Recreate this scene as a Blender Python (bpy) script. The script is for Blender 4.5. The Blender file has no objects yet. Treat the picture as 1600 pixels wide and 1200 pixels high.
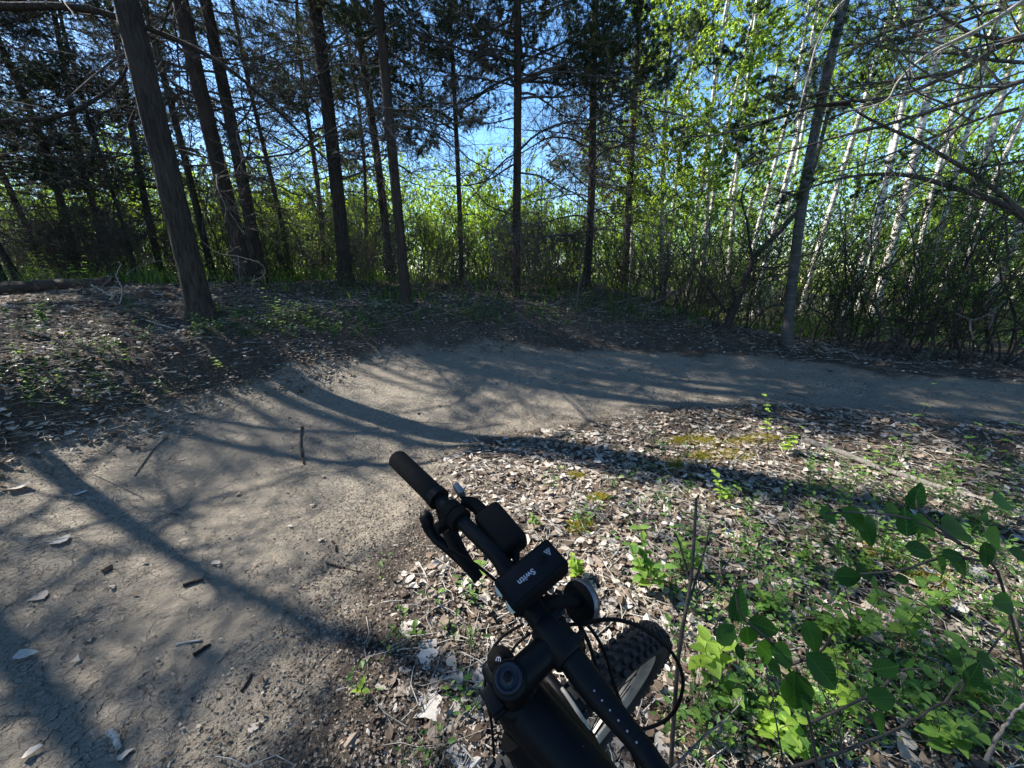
import bpy, math, random
import numpy as np
from mathutils import Vector, Matrix, Euler

rng = np.random.default_rng(11)
random.seed(11)
SC = bpy.context.scene
COL = SC.collection
PI = math.pi

# ------------------------------------------------------------------ camera, sky, sun, exposure
CAM_H, PITCH, FPX = 1.5, math.radians(15.3), 603.0
cam_d = bpy.data.cameras.new('camera')
cam_d.sensor_width = 36.0
cam_d.lens = 36.0 * FPX / 1600.0
cam_d.clip_start, cam_d.clip_end = 0.02, 600
cam = bpy.data.objects.new('camera', cam_d)
cam.location = (0, 0, CAM_H)
cam.rotation_euler = (math.radians(90) - PITCH, 0, 0)
COL.objects.link(cam)
SC.camera = cam

SUN_AZ, SUN_EL = math.radians(-65.0), math.radians(40.0)      # azimuth from +Y towards +X
SUN_DIR = np.array([math.sin(SUN_AZ) * math.cos(SUN_EL), math.cos(SUN_AZ) * math.cos(SUN_EL), math.sin(SUN_EL)])
w = bpy.data.worlds.new("World"); SC.world = w; w.use_nodes = True
nt = w.node_tree
bg = nt.nodes['Background']
sky = nt.nodes.new('ShaderNodeTexSky'); sky.sky_type = 'NISHITA'; sky.sun_disc = False
sky.sun_elevation = SUN_EL; sky.sun_rotation = SUN_AZ % (2 * PI)
sky.air_density = 1.0; sky.dust_density = 0.2; sky.ozone_density = 2.5
hsv = nt.nodes.new('ShaderNodeHueSaturation'); hsv.inputs['Saturation'].default_value = 1.2
nt.links.new(sky.outputs[0], hsv.inputs['Color']); nt.links.new(hsv.outputs[0], bg.inputs[0]); bg.inputs[1].default_value = 0.095
sun_d = bpy.data.lights.new('sun', 'SUN'); sun_d.energy = 5.0; sun_d.angle = math.radians(0.55)
sun_d.color = (1.0, 0.95, 0.87)
sun = bpy.data.objects.new('sun', sun_d)
sun.rotation_euler = Vector(SUN_DIR).to_track_quat('Z', 'Y').to_euler(); sun.location = (-20, 10, 25)
COL.objects.link(sun)
SC.view_settings.view_transform = 'Standard'; SC.view_settings.look = 'None'
SC.view_settings.exposure = 1.85; SC.view_settings.gamma = 1.0
SC.view_settings.use_curve_mapping = False
SC.cycles.max_bounces = 6; SC.cycles.transparent_max_bounces = 8
SC.cycles.use_denoising = True

# ------------------------------------------------------------------ numpy noise
_perm = np.random.default_rng(5).random((256, 256))
def vnoise(x, y):
    xi = np.floor(x).astype(int); yi = np.floor(y).astype(int)
    fx = x - xi; fy = y - yi
    fx = fx * fx * (3 - 2 * fx); fy = fy * fy * (3 - 2 * fy)
    a = _perm[xi & 255, yi & 255]; b = _perm[(xi + 1) & 255, yi & 255]
    c = _perm[xi & 255, (yi + 1) & 255]; d = _perm[(xi + 1) & 255, (yi + 1) & 255]
    return (a * (1 - fx) + b * fx) * (1 - fy) + (c * (1 - fx) + d * fx) * fy - 0.5
def fbm(x, y, o=4):
    s = 0; a = 1.0
    for i in range(o):
        s = s + a * vnoise(x * 2 ** i + 17.3 * i, y * 2 ** i + 9.1 * i); a *= 0.5
    return s
def sstep(a, b, x):
    t = np.clip((x - a) / (b - a), 0, 1); return t * t * (3 - 2 * t)

# ------------------------------------------------------------------ terrain function
_ctrl = np.array([(-2.0, -4.5, 1.5), (-1.9, -1.5, 1.45), (-2.0, .4, 1.35), (-2.05, 2.0, 1.2), (-1.75, 3.3, 1.1), (-.95, 4.35, 1.05),
                  (.45, 4.75, 1.0), (2.0, 4.95, .95), (3.5, 4.65, .75), (4.9, 3.72, .56), (6.6, 2.85, .58), (9.5, 2.2, .5), (16, 1.6, .6)])
def _catmull(c, n=14):
    out = []
    for i in range(len(c) - 1):
        p0 = c[max(i - 1, 0)]; p1 = c[i]; p2 = c[i + 1]; p3 = c[min(i + 2, len(c) - 1)]
        for k in range(n):
            t = k / n
            out.append(.5 * ((2 * p1) + (-p0 + p2) * t + (2 * p0 - 5 * p1 + 4 * p2 - p3) * t * t + (-p0 + 3 * p1 - 3 * p2 + p3) * t ** 3))
    out.append(c[-1]); return np.array(out)
_cl = _catmull(_ctrl)
_tan = np.gradient(_cl[:, :2], axis=0); _tan /= np.linalg.norm(_tan, axis=1)[:, None]
_arc = np.r_[0, np.cumsum(np.linalg.norm(np.diff(_cl[:, :2], axis=0), axis=1))]
def path_coord(x, y):
    """signed distance / halfwidth (positive = outer side), distance, arc length"""
    x = np.asarray(x, float).ravel(); y = np.asarray(y, float).ravel()
    sd = np.empty_like(x); hw = np.empty_like(x); ar = np.empty_like(x)
    for s in range(0, len(x), 20000):
        xs = x[s:s + 20000]; ys = y[s:s + 20000]
        d2 = (xs[:, None] - _cl[None, :, 0]) ** 2 + (ys[:, None] - _cl[None, :, 1]) ** 2
        i = d2.argmin(1)
        dx = xs - _cl[i, 0]; dy = ys - _cl[i, 1]
        sign = np.where(_tan[i, 0] * dy - _tan[i, 1] * dx > 0, 1.0, -1.0)
        sd[s:s + 20000] = sign * np.sqrt(d2[np.arange(len(xs)), i])
        hw[s:s + 20000] = _cl[i, 2]; ar[s:s + 20000] = _arc[i]
    return sd, hw, ar
def height(x, y, fine=False):
    shp = np.shape(x); x = np.asarray(x, float).ravel(); y = np.asarray(y, float).ravel()
    sd, hw, ar = path_coord(x, y)
    zc = 0.02 + 0.22 * sstep(2.5, 5.2, y + .35 * x)
    d = sd / hw
    z = zc + 0.10 * np.clip(d, -1, 1) + 0.07 * np.clip(d, -1, 1) ** 2
    out = np.clip(sd - hw * .92, 0, 50)
    # outer bank: tall on the left and far side, low on the right
    right = sstep(1.5, 5.5, x)
    bank = (0.62 * (1 - right) + 0.02 * right)
    plat = (0.35 * (1 - right) - 0.10 * right)
    z += bank * sstep(0, 1.5, out) + plat * sstep(0.8, 4.0, out)
    z += 0.18 * sstep(4, 30, out)
    # inner mound, where the bicycle stands
    inn = np.clip(-sd - hw * .85, 0, 50)
    z += 0.10 * sstep(0, .8, inn) + 0.05 * np.exp(-((x - 1.6) ** 2 + (y - 3.0) ** 2) / 1.0) * sstep(0, .5, inn)
    z += 0.16 * fbm(x * .35 + 3, y * .35 + 8, 3) * sstep(0.3, 3, np.abs(sd) - hw * .8)
    off = sstep(-.1, .35, np.abs(sd) - hw)
    z += (0.02 + .05 * off) * fbm(x * 1.9, y * 1.9, 4)
    if fine:
        near = np.exp(-np.hypot(x, y) / 5)
        z += near * (.008 + .02 * off) * fbm(x * 14, y * 14, 3)
        z += near * .005 * fbm(x * 40 + 5, y * 40, 2)
    return z.reshape(shp)
def hz(x, y): return float(height(np.array([x]), np.array([y]))[0])

_fw = np.array([0, math.cos(PITCH), -math.sin(PITCH)]); _up = np.array([0, math.sin(PITCH), math.cos(PITCH)])
def ray(u, v): return np.array([(u - 800) / FPX, 0, 0]) + _fw + _up * (600 - v) / FPX
def at(u, v, t): return np.array([0, 0, CAM_H]) + ray(u, v) * t
def ground(u, v, dz=0.0):
    r = ray(u, v); ts = np.concatenate([np.linspace(.6, 12, 500), np.linspace(12.1, 60, 200)])
    P = np.array([0, 0, CAM_H]) + r[None] * ts[:, None]
    h = height(P[:, 0], P[:, 1]); below = np.nonzero(P[:, 2] < h)[0]
    i = below[0] if len(below) else len(ts) - 1
    return np.array([P[i, 0], P[i, 1], h[i] + dz])

# ------------------------------------------------------------------ mesh helpers
class MB:
    def __init__(s): s.V = []; s.T = []; s.Q = []; s.A = []; s.n = 0
    def add(s, V, T=None, Q=None, a=0.5):
        V = np.asarray(V, float).reshape(-1, 3)
        if T is not None and len(T): s.T.append(np.asarray(T, int).reshape(-1, 3) + s.n)
        if Q is not None and len(Q): s.Q.append(np.asarray(Q, int).reshape(-1, 4) + s.n)
        s.V.append(V); s.A.append(np.broadcast_to(np.asarray(a, float), (len(V),)).copy()); s.n += len(V)
    def mesh(s, name, mat=None, smooth=True, attrs=None):
        V = np.concatenate(s.V); T = np.concatenate(s.T) if s.T else np.zeros((0, 3), int)
        Q = np.concatenate(s.Q) if s.Q else np.zeros((0, 4), int)
        me = bpy.data.meshes.new(name)
        me.vertices.add(len(V)); me.vertices.foreach_set('co', V.astype(np.float32).ravel())
        L = np.concatenate([T.ravel(), Q.ravel()])
        me.loops.add(len(L)); me.loops.foreach_set('vertex_index', L.astype(np.int32))
        tot = np.concatenate([np.full(len(T), 3), np.full(len(Q), 4)])
        st = np.r_[0, np.cumsum(tot)[:-1]] if len(tot) else tot
        me.polygons.add(len(tot)); me.polygons.foreach_set('loop_start', st.astype(np.int32))
        me.polygons.foreach_set('loop_total', tot.astype(np.int32))
        me.polygons.foreach_set('use_smooth', np.full(len(tot), smooth))
        at_ = me.attributes.new('tint', 'FLOAT', 'POINT'); at_.data.foreach_set('value', np.concatenate(s.A).astype(np.float32))
        for k, arr in (attrs or {}).items():
            b = me.attributes.new(k, 'FLOAT', 'POINT'); b.data.foreach_set('value', np.asarray(arr).astype(np.float32))
        me.update(calc_edges=True)
        if mat: me.materials.append(mat)
        return me
def unit(v): return v / (np.linalg.norm(v, axis=-1, keepdims=True) + 1e-9)
def tubes(mb, P, R, sides=3, a=0.5, cap=False, rmod=None):
    """P (k,n,3) centre lines, R (k,n) radii"""
    P = np.asarray(P, float); R = np.asarray(R, float)
    if P.ndim == 2: P = P[None]; R = R[None]
    k, n, _ = P.shape
    D = unit(np.gradient(P, axis=1))
    ref = np.where(np.abs(D[:, :1, 2:3]) > .8, np.array([1., 0, 0]), np.array([0, 0, 1.]))
    ref = np.broadcast_to(ref, D.shape)
    U = unit(np.cross(D, ref)); W = np.cross(D, U)
    th = np.arange(sides) / sides * 2 * PI
    rr = R[:, :, None] if rmod is None else R[:, :, None] * rmod
    V = P[:, :, None, :] + (U[:, :, None, :] * np.cos(th)[None, None, :, None] + W[:, :, None, :] * np.sin(th)[None, None, :, None]) * (rr[..., None] if rr.shape[2] > 1 else rr[..., None])
    i = np.arange(n - 1)[:, None] * sides; j = np.arange(sides)[None]
    q = np.stack([i + j, i + (j + 1) % sides, i + sides + (j + 1) % sides, i + sides + j], -1).reshape(-1, 4)
    Q = (q[None] + (np.arange(k) * n * sides)[:, None, None]).reshape(-1, 4)
    aa = np.broadcast_to(np.asarray(a, float).reshape(-1, 1) if np.ndim(a) else np.full((k, 1), a), (k, n * sides)).ravel()
    mb.add(V.reshape(-1, 3), Q=Q, a=aa)
    if cap:
        for c in range(k):
            for e, dsg in ((0, -1), (n - 1, 1)):
                ring = V[c, e]; cen = P[c, e]
                t = np.stack([np.full(sides, sides), np.arange(sides), (np.arange(sides) + 1) % sides], 1)
                mb.add(np.vstack([ring, cen]), T=t if dsg > 0 else t[:, ::-1], a=float(np.ravel(a)[0]))
def lin(P0, P1, n): t = np.linspace(0, 1, n)[:, None]; return np.asarray(P0)[None] * (1 - t) + np.asarray(P1)[None] * t
def spline(pts, n=40):
    c = np.asarray(pts, float); m = _catmull(c, max(2, n // (len(c) - 1))); return m
def grow(P, R, cnt, m, lr, ang, wob=.12, trop=0.0, flat=1.0, start=.2, rs=.55, end=.98, rg=None):
    """children tubes growing from parent tubes"""
    rg = rg or rng
    k, n, _ = P.shape
    idx = np.repeat(np.arange(k), cnt); N = len(idx)
    t = rg.uniform(start, end, N); f = t * (n - 1); i = np.minimum(f.astype(int), n - 2); fr = (f - i)[:, None]
    pos = P[idx, i] * (1 - fr) + P[idx, i + 1] * fr
    d = unit(P[idx, i + 1] - P[idx, i])
    rad = R[idx, i] * (1 - fr[:, 0]) + R[idx, i + 1] * fr[:, 0]
    L = np.linalg.norm(np.diff(P, axis=1), axis=2).sum(1)[idx]
    u = rg.normal(size=(N, 3)); u[:, 2] *= flat; u = unit(u - (u * d).sum(1, keepdims=True) * d)
    a = ang * rg.uniform(.65, 1.35, N)[:, None]
    dd = unit(np.cos(a) * d + np.sin(a) * u)
    ln = L * lr * (1.05 - .65 * t) * rg.uniform(.5, 1.3, N)
    out = np.empty((N, m, 3)); out[:, 0] = pos
    for s in range(1, m):
        dd = unit(dd + rg.normal(size=(N, 3)) * wob + np.array([0, 0, trop]))
        out[:, s] = out[:, s - 1] + dd * (ln / (m - 1))[:, None]
    rr = (rad * rs)[:, None] * np.linspace(1, .35, m)[None]
    return out, rr
def along(P, count, rg=None, start=.15):
    rg = rg or rng
    k, n, _ = P.shape
    idx = rg.integers(0, k, count); f = rg.uniform(start, .999, count) * (n - 1); i = f.astype(int); fr = (f - i)[:, None]
    return P[idx, i] * (1 - fr) + P[idx, i + 1] * fr, unit(P[idx, np.minimum(i + 1, n - 1)] - P[idx, i])
def cards(mb, pos, axis, nrm, ln, wd, a, kind='leaf'):
    """many small leaves: two triangles each, folded along the midrib, diamond outline"""
    N = len(pos); ln = np.broadcast_to(ln, (N,)); wd = np.broadcast_to(wd, (N,))
    axis = unit(axis); side = unit(np.cross(axis, nrm)); up = np.cross(side, axis)
    p0 = pos; p2 = pos + axis * ln[:, None]
    m = pos + axis * (ln * .42)[:, None] + up * (wd * .12)[:, None]
    p1 = m + side * (wd * .5)[:, None]; p3 = m - side * (wd * .5)[:, None]
    V = np.stack([p0, p1, p2, p3], 1).reshape(-1, 3)
    b = np.arange(N)[:, None] * 4
    T = np.concatenate([b + [0, 1, 2], b + [0, 2, 3]])
    mb.add(V, T=T, a=np.repeat(a, 4) if np.ndim(a) else a)
def rnd3(n, rg=None): return unit((rg or rng).normal(size=(n, 3)))

# ------------------------------------------------------------------ object helpers
def tagp(o, label=None, cat=None, group=None, kind=None):
    if label: o['label'] = label
    if cat: o['category'] = cat
    if group: o['group'] = group
    if kind: o['kind'] = kind
    return o
def obj(name, me, parent=None, loc=None, rot=None, scale=None, mat4=None):
    o = bpy.data.objects.new(name, me); COL.objects.link(o)
    if parent is not None: o.parent = parent
    if loc is not None: o.location = [float(c) for c in loc]
    if rot is not None: o.rotation_euler = rot
    if scale is not None: o.scale = (scale,) * 3 if np.isscalar(scale) else scale
    if mat4 is not None: o.matrix_basis = mat4
    return o
def thing(name, label, cat, loc=(0, 0, 0), rot=(0, 0, 0), scale=1.0, group=None):
    o = bpy.data.objects.new(name, None); COL.objects.link(o)
    o.empty_display_size = .1
    o.location = [float(c) for c in loc]; o.rotation_euler = rot; o.scale = (scale,) * 3
    return tagp(o, label, cat, group)

# ------------------------------------------------------------------ materials
def newmat(name):
    m = bpy.data.materials.new(name); m.use_nodes = True
    n = m.node_tree.nodes; n.clear()
    return m, n, m.node_tree.links
def node(n, t, **kw):
    x = n.new(t)
    for k, v in kw.items():
        if k.startswith('i_'): x.inputs[k[2:].replace('_', ' ')].default_value = v
        else: setattr(x, k, v)
    return x
def ramp(n, stops, interp='LINEAR'):
    r = n.new('ShaderNodeValToRGB'); e = r.color_ramp.elements; r.color_ramp.interpolation = interp
    while len(e) < len(stops): e.new(.5)
    for x, (p, c) in zip(e, stops): x.position = p; x.color = (*c, 1)
    return r
def leaf_mat(name, stops, trans=.45, rough=.55, spec=.25, tcol=(1.0, 1.0, .5), veins=False):
    m, n, l = newmat(name)
    a = node(n, 'ShaderNodeAttribute', attribute_name='tint')
    oi = n.new('ShaderNodeObjectInfo')
    mx = node(n, 'ShaderNodeMath', operation='MULTIPLY_ADD'); l.new(oi.outputs['Random'], mx.inputs[0]); mx.inputs[1].default_value = .2; 
    sb = node(n, 'ShaderNodeMath', operation='SUBTRACT'); l.new(a.outputs['Fac'], sb.inputs[0]); sb.inputs[1].default_value = .1
    l.new(sb.outputs[0], mx.inputs[2])
    r = ramp(n, stops); l.new(mx.outputs[0], r.inputs[0])
    tc = n.new('ShaderNodeTexCoord'); nz = node(n, 'ShaderNodeTexNoise', i_Scale=60.0, i_Detail=2.0); l.new(tc.outputs['Object'], nz.inputs['Vector'])
    hs = n.new('ShaderNodeHueSaturation'); l.new(r.outputs[0], hs.inputs['Color'])
    mr = node(n, 'ShaderNodeMapRange'); mr.inputs['To Min'].default_value = .7; mr.inputs['To Max'].default_value = 1.3; l.new(nz.outputs['Fac'], mr.inputs['Value']); l.new(mr.outputs[0], hs.inputs['Value'])
    p = node(n, 'ShaderNodeBsdfPrincipled'); p.inputs['Roughness'].default_value = rough; p.inputs['Specular IOR Level'].default_value = spec
    if veins:
        sx = n.new('ShaderNodeSeparateXYZ'); l.new(tc.outputs['Object'], sx.inputs[0])
        def mt(op, a_, b_=0.0):
            x = node(n, 'ShaderNodeMath', operation=op)
            for i_, v_ in enumerate((a_, b_)):
                if isinstance(v_, (int, float)): x.inputs[i_].default_value = v_
                else: l.new(v_, x.inputs[i_])
            return x.outputs[0]
        ax_ = mt('ABSOLUTE', sx.outputs[0]); q = mt('SUBTRACT', sx.outputs[1], mt('MULTIPLY', ax_, .9))
        side = mt('LESS_THAN', mt('ABSOLUTE', mt('SUBTRACT', mt('FRACT', mt('MULTIPLY', q, 7.0)), .5)), .09)
        mid_ = mt('LESS_THAN', ax_, .013); vv = mt('MAXIMUM', mid_, mt('MULTIPLY', side, .55))
        mv = node(n, 'ShaderNodeMix', data_type='RGBA'); l.new(mt('MULTIPLY', vv, .5), mv.inputs[0]); l.new(hs.outputs[0], mv.inputs[6])
        mv.inputs[7].default_value = (*[min(1, c * 1.5) for c in stops[-1][1]], 1)
        bp = n.new('ShaderNodeBump'); bp.inputs['Strength'].default_value = .6; bp.inputs['Distance'].default_value = .02; bp.invert = True
        l.new(vv, bp.inputs['Height']); l.new(bp.outputs[0], p.inputs['Normal'])
        class _H: outputs = [mv.outputs[2]]
        hs = _H
    l.new(hs.outputs[0], p.inputs['Base Color'])
    t = n.new('ShaderNodeBsdfTranslucent')
    mc = node(n, 'ShaderNodeMix', data_type='RGBA', blend_type='MULTIPLY'); mc.inputs[0].default_value = 1
    l.new(hs.outputs[0], mc.inputs[6]); mc.inputs[7].default_value = (*[c * 1.7 for c in tcol], 1); l.new(mc.outputs[2], t.inputs['Color'])
    ms = n.new('ShaderNodeMixShader'); ms.inputs[0].default_value = trans
    l.new(p.outputs[0], ms.inputs[1]); l.new(t.outputs[0], ms.inputs[2])
    o = n.new('ShaderNodeOutputMaterial'); l.new(ms.outputs[0], o.inputs[0]); return m
def bark_mat(name, c0, c1, scale=(16, 16, 2.6), bump=.6, dist=.02, moss=None):
    m, n, l = newmat(name)
    tc = n.new('ShaderNodeTexCoord'); mp = n.new('ShaderNodeMapping'); mp.inputs['Scale'].default_value = scale; l.new(tc.outputs['Object'], mp.inputs[0])
    nz = node(n, 'ShaderNodeTexNoise', i_Scale=1.6, i_Detail=6.0, i_Roughness=.7, i_Distortion=.5); l.new(mp.outputs[0], nz.inputs['Vector'])
    n2 = node(n, 'ShaderNodeTexNoise', i_Scale=1.3, i_Detail=3.0); l.new(tc.outputs['Object'], n2.inputs['Vector'])
    r = ramp(n, [(.32, c0), (.62, c1)]); l.new(nz.outputs['Fac'], r.inputs[0])
    mx = node(n, 'ShaderNodeMix', data_type='RGBA'); l.new(r.outputs[0], mx.inputs[6])
    r2 = ramp(n, [(.5, (0, 0, 0)), (.72, (.6, .6, .6))]); l.new(n2.outputs['Fac'], r2.inputs[0]); l.new(r2.outputs[0], mx.inputs[0])
    mx.inputs[7].default_value = (*(moss or [c * 1.3 for c in c1]), 1)
    p = n.new('ShaderNodeBsdfPrincipled'); p.inputs['Roughness'].default_value = .9; p.inputs['Specular IOR Level'].default_value = .2
    l.new(mx.outputs[2], p.inputs['Base Color'])
    b = n.new('ShaderNodeBump'); b.inputs['Strength'].default_value = bump; b.inputs['Distance'].default_value = dist
    l.new(nz.outputs['Fac'], b.inputs['Height']); l.new(b.outputs[0], p.inputs['Normal'])
    o = n.new('ShaderNodeOutputMaterial'); l.new(p.outputs[0], o.inputs[0]); return m
def birch_mat(name, pale=(.62, .59, .52)):
    m, n, l = newmat(name)
    tc = n.new('ShaderNodeTexCoord'); mp = n.new('ShaderNodeMapping'); mp.inputs['Scale'].default_value = (2.5, 2.5, 14); l.new(tc.outputs['Object'], mp.inputs[0])
    nz = node(n, 'ShaderNodeTexNoise', i_Scale=1.7, i_Detail=4.0, i_Roughness=.65); l.new(mp.outputs[0], nz.inputs['Vector'])
    r = ramp(n, [(.36, (.05, .045, .04)), (.47, (pale[0] * .6, pale[1] * .6, pale[2] * .6)), (.6, pale)]); l.new(nz.outputs['Fac'], r.inputs[0])
    p = n.new('ShaderNodeBsdfPrincipled'); p.inputs['Roughness'].default_value = .75; l.new(r.outputs[0], p.inputs['Base Color'])
    b = n.new('ShaderNodeBump'); b.inputs['Strength'].default_value = .4; b.inputs['Distance'].default_value = .01
    l.new(nz.outputs['Fac'], b.inputs['Height']); l.new(b.outputs[0], p.inputs['Normal'])
    o = n.new('ShaderNodeOutputMaterial'); l.new(p.outputs[0], o.inputs[0]); return m
def plain(name, col, rough=.6, metal=0.0, spec=.5, nscale=60, var=.25, bump=0.0):
    m, n, l = newmat(name)
    tc = n.new('ShaderNodeTexCoord'); nz = node(n, 'ShaderNodeTexNoise', i_Scale=float(nscale), i_Detail=4.0); l.new(tc.outputs['Object'], nz.inputs['Vector'])
    r = ramp(n, [(.3, [c * (1 - var) for c in col]), (.7, [min(1, c * (1 + var)) for c in col])]); l.new(nz.outputs['Fac'], r.inputs[0])
    p = n.new('ShaderNodeBsdfPrincipled'); p.inputs['Metallic'].default_value = metal; p.inputs['Specular IOR Level'].default_value = spec
    l.new(r.outputs[0], p.inputs['Base Color'])
    mr = node(n, 'ShaderNodeMapRange'); mr.inputs['To Min'].default_value = rough * .8; mr.inputs['To Max'].default_value = min(1, rough * 1.25); l.new(nz.outputs['Fac'], mr.inputs['Value']); l.new(mr.outputs[0], p.inputs['Roughness'])
    if bump:
        b = n.new('ShaderNodeBump'); b.inputs['Strength'].default_value = bump; b.inputs['Distance'].default_value = .002
        l.new(nz.outputs['Fac'], b.inputs['Height']); l.new(b.outputs[0], p.inputs['Normal'])
    o = n.new('ShaderNodeOutputMaterial'); l.new(p.outputs[0], o.inputs[0]); return m

def ground_mat():
    m, n, l = newmat('soil')
    geo = n.new('ShaderNodeNewGeometry')
    at_ = node(n, 'ShaderNodeAttribute', attribute_name='path')
    def noise(s, d=4.0, r=.55, dist=0.0):
        x = node(n, 'ShaderNodeTexNoise', i_Scale=s, i_Detail=d, i_Roughness=r, i_Distortion=dist); l.new(geo.outputs['Position'], x.inputs['Vector']); return x
    big, mid, fine, grit = noise(.9), noise(6., 6.), noise(38., 6., .7), noise(150., 3., .6)
    # warped coordinates for drying cracks
    wv = node(n, 'ShaderNodeVectorMath', operation='MULTIPLY_ADD'); l.new(mid.outputs['Color'], wv.inputs[0]); wv.inputs[1].default_value = (.16, .16, .16); l.new(geo.outputs['Position'], wv.inputs[2])
    wv2 = node(n, 'ShaderNodeVectorMath', operation='MULTIPLY_ADD'); l.new(fine.outputs['Color'], wv2.inputs[0]); wv2.inputs[1].default_value = (.035, .035, .035); l.new(wv.outputs[0], wv2.inputs[2])
    vo = node(n, 'ShaderNodeTexVoronoi', feature='DISTANCE_TO_EDGE', i_Scale=9.0); l.new(wv2.outputs[0], vo.inputs['Vector'])
    vo2 = node(n, 'ShaderNodeTexVoronoi', feature='DISTANCE_TO_EDGE', i_Scale=24.0); l.new(wv2.outputs[0], vo2.inputs['Vector'])
    def mrange(src, a, b, c=0., d=1.):
        x = node(n, 'ShaderNodeMapRange'); x.inputs['From Min'].default_value = a; x.inputs['From Max'].default_value = b
        x.inputs['To Min'].default_value = c; x.inputs['To Max'].default_value = d; l.new(src, x.inputs['Value']); return x.outputs[0]
    def math_(op, a, b):
        x = node(n, 'ShaderNodeMath', operation=op)
        for i, v in enumerate((a, b)):
            if isinstance(v, (int, float)): x.inputs[i].default_value = v
            else: l.new(v, x.inputs[i])
        return x.outputs[0]
    crack = mrange(vo.outputs['Distance'], .0, .035); crack2 = mrange(vo2.outputs['Distance'], .0, .07, .35, 1.)
    cracky = mrange(mid.outputs['Fac'], .46, .6)        # cracks only in places
    ck = math_('MAXIMUM', crack, math_('SUBTRACT', 1., cracky))
    ck2 = math_('MAXIMUM', crack2, math_('SUBTRACT', 1., mrange(big.outputs['Fac'], .45, .58)))
    ckk = math_('MULTIPLY', ck, ck2)
    clay = ramp(n, [(.3, (.185, .158, .122)), (.55, (.30, .262, .208)), (.75, (.40, .355, .285))])
    mixn = math_('ADD', math_('MULTIPLY', big.outputs['Fac'], .35), math_('ADD', math_('MULTIPLY', mid.outputs['Fac'], .3), math_('MULTIPLY', fine.outputs['Fac'], .35)))
    l.new(mixn, clay.inputs[0])
    dirt = ramp(n, [(.35, (.05, .041, .033)), (.6, (.125, .104, .083)), (.72, (.25, .215, .175))]); l.new(math_('ADD', math_('MULTIPLY', fine.outputs['Fac'], .6), math_('MULTIPLY', grit.outputs['Fac'], .4)), dirt.inputs[0])
    pf = math_('ADD', at_.outputs['Fac'], math_('MULTIPLY', math_('SUBTRACT', mid.outputs['Fac'], .5), .9))
    pm = mrange(pf, .25, .75)
    c1 = node(n, 'ShaderNodeMix', data_type='RGBA'); l.new(pm, c1.inputs[0]); l.new(dirt.outputs[0], c1.inputs[6]); l.new(clay.outputs[0], c1.inputs[7])
    c2 = node(n, 'ShaderNodeMix', data_type='RGBA'); l.new(mrange(ckk, 0, 1, .55, 0), c2.inputs[0]); l.new(c1.outputs[2], c2.inputs[6]); c2.inputs[7].default_value = (.07, .055, .045, 1)  # dirt colour in the cracks, with their relief shade put into it
    p = n.new('ShaderNodeBsdfPrincipled'); p.inputs['Roughness'].default_value = .95; p.inputs['Specular IOR Level'].default_value = .15
    l.new(c2.outputs[2], p.inputs['Base Color'])
    b1 = n.new('ShaderNodeBump'); b1.inputs['Strength'].default_value = 1.0; b1.inputs['Distance'].default_value = .012; l.new(ckk, b1.inputs['Height'])
    b2 = n.new('ShaderNodeBump'); b2.inputs['Strength'].default_value = 1.0; b2.inputs['Distance'].default_value = .05; l.new(fine.outputs['Fac'], b2.inputs['Height']); l.new(b1.outputs[0], b2.inputs['Normal'])
    b3 = n.new('ShaderNodeBump'); b3.inputs['Strength'].default_value = .7; b3.inputs['Distance'].default_value = .006; l.new(grit.outputs['Fac'], b3.inputs['Height']); l.new(b2.outputs[0], b3.inputs['Normal'])
    l.new(b3.outputs[0], p.inputs['Normal'])
    o = n.new('ShaderNodeOutputMaterial'); l.new(p.outputs[0], o.inputs[0]); return m

M = {}
M['soil'] = ground_mat()
M['bark'] = bark_mat('furrowed_bark', (.012, .010, .009), (.068, .058, .049), (26, 26, 3.2), 1.0, .05)
M['cedar'] = bark_mat('stringy_bark', (.013, .010, .009), (.062, .048, .040), (34, 34, 2.2), 1.0, .03)
M['twig'] = bark_mat('twig_bark', (.035, .03, .026), (.11, .10, .09), (30, 30, 30), .3, .004)
M['deadwood'] = bark_mat('bleached_wood', (.17, .15, .125), (.42, .39, .34), (18, 18, 18), .5, .006)
M['greywood'] = bark_mat('grey_dead_wood', (.06, .052, .044), (.19, .17, .15), (22, 22, 22), .6, .008)
M['shrub'] = bark_mat('shrub_bark', (.02, .017, .015), (.07, .06, .05), (30, 30, 10), .4, .006)
M['birch'] = birch_mat('white_bark')
M['aspen'] = birch_mat('grey_green_bark', (.078, .08, .076))
M['cedarleaf'] = leaf_mat('cedar_needles', [(.1, (.012, .026, .016)), (.5, (.03, .055, .028)), (.8, (.05, .08, .03)), (.97, (.12, .08, .04))], .25)
M['birchleaf'] = leaf_mat('young_leaves', [(.1, (.14, .22, .035)), (.6, (.23, .32, .06)), (.95, (.33, .41, .09))], .62)
M['shrubleaf'] = leaf_mat('shrub_leaves', [(.1, (.035, .085, .022)), (.6, (.065, .14, .03)), (.95, (.13, .21, .045))], .5)
M['brightleaf'] = leaf_mat('bright_leaves', [(.1, (.13, .21, .03)), (.6, (.2, .3, .045)), (.95, (.3, .4, .07))], .55)
M['plant'] = leaf_mat('seedling_leaves', [(.1, (.05, .12, .03)), (.6, (.10, .20, .045)), (.95, (.2, .3, .06))], .45, .5, .35)
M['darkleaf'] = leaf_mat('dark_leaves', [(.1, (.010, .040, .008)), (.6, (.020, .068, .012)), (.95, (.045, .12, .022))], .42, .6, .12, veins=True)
M['plantleaf'] = leaf_mat('veined_seedling_leaves', [(.1, (.06, .14, .03)), (.6, (.11, .22, .045)), (.95, (.2, .3, .06))], .45, .5, .3, veins=True)
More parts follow.
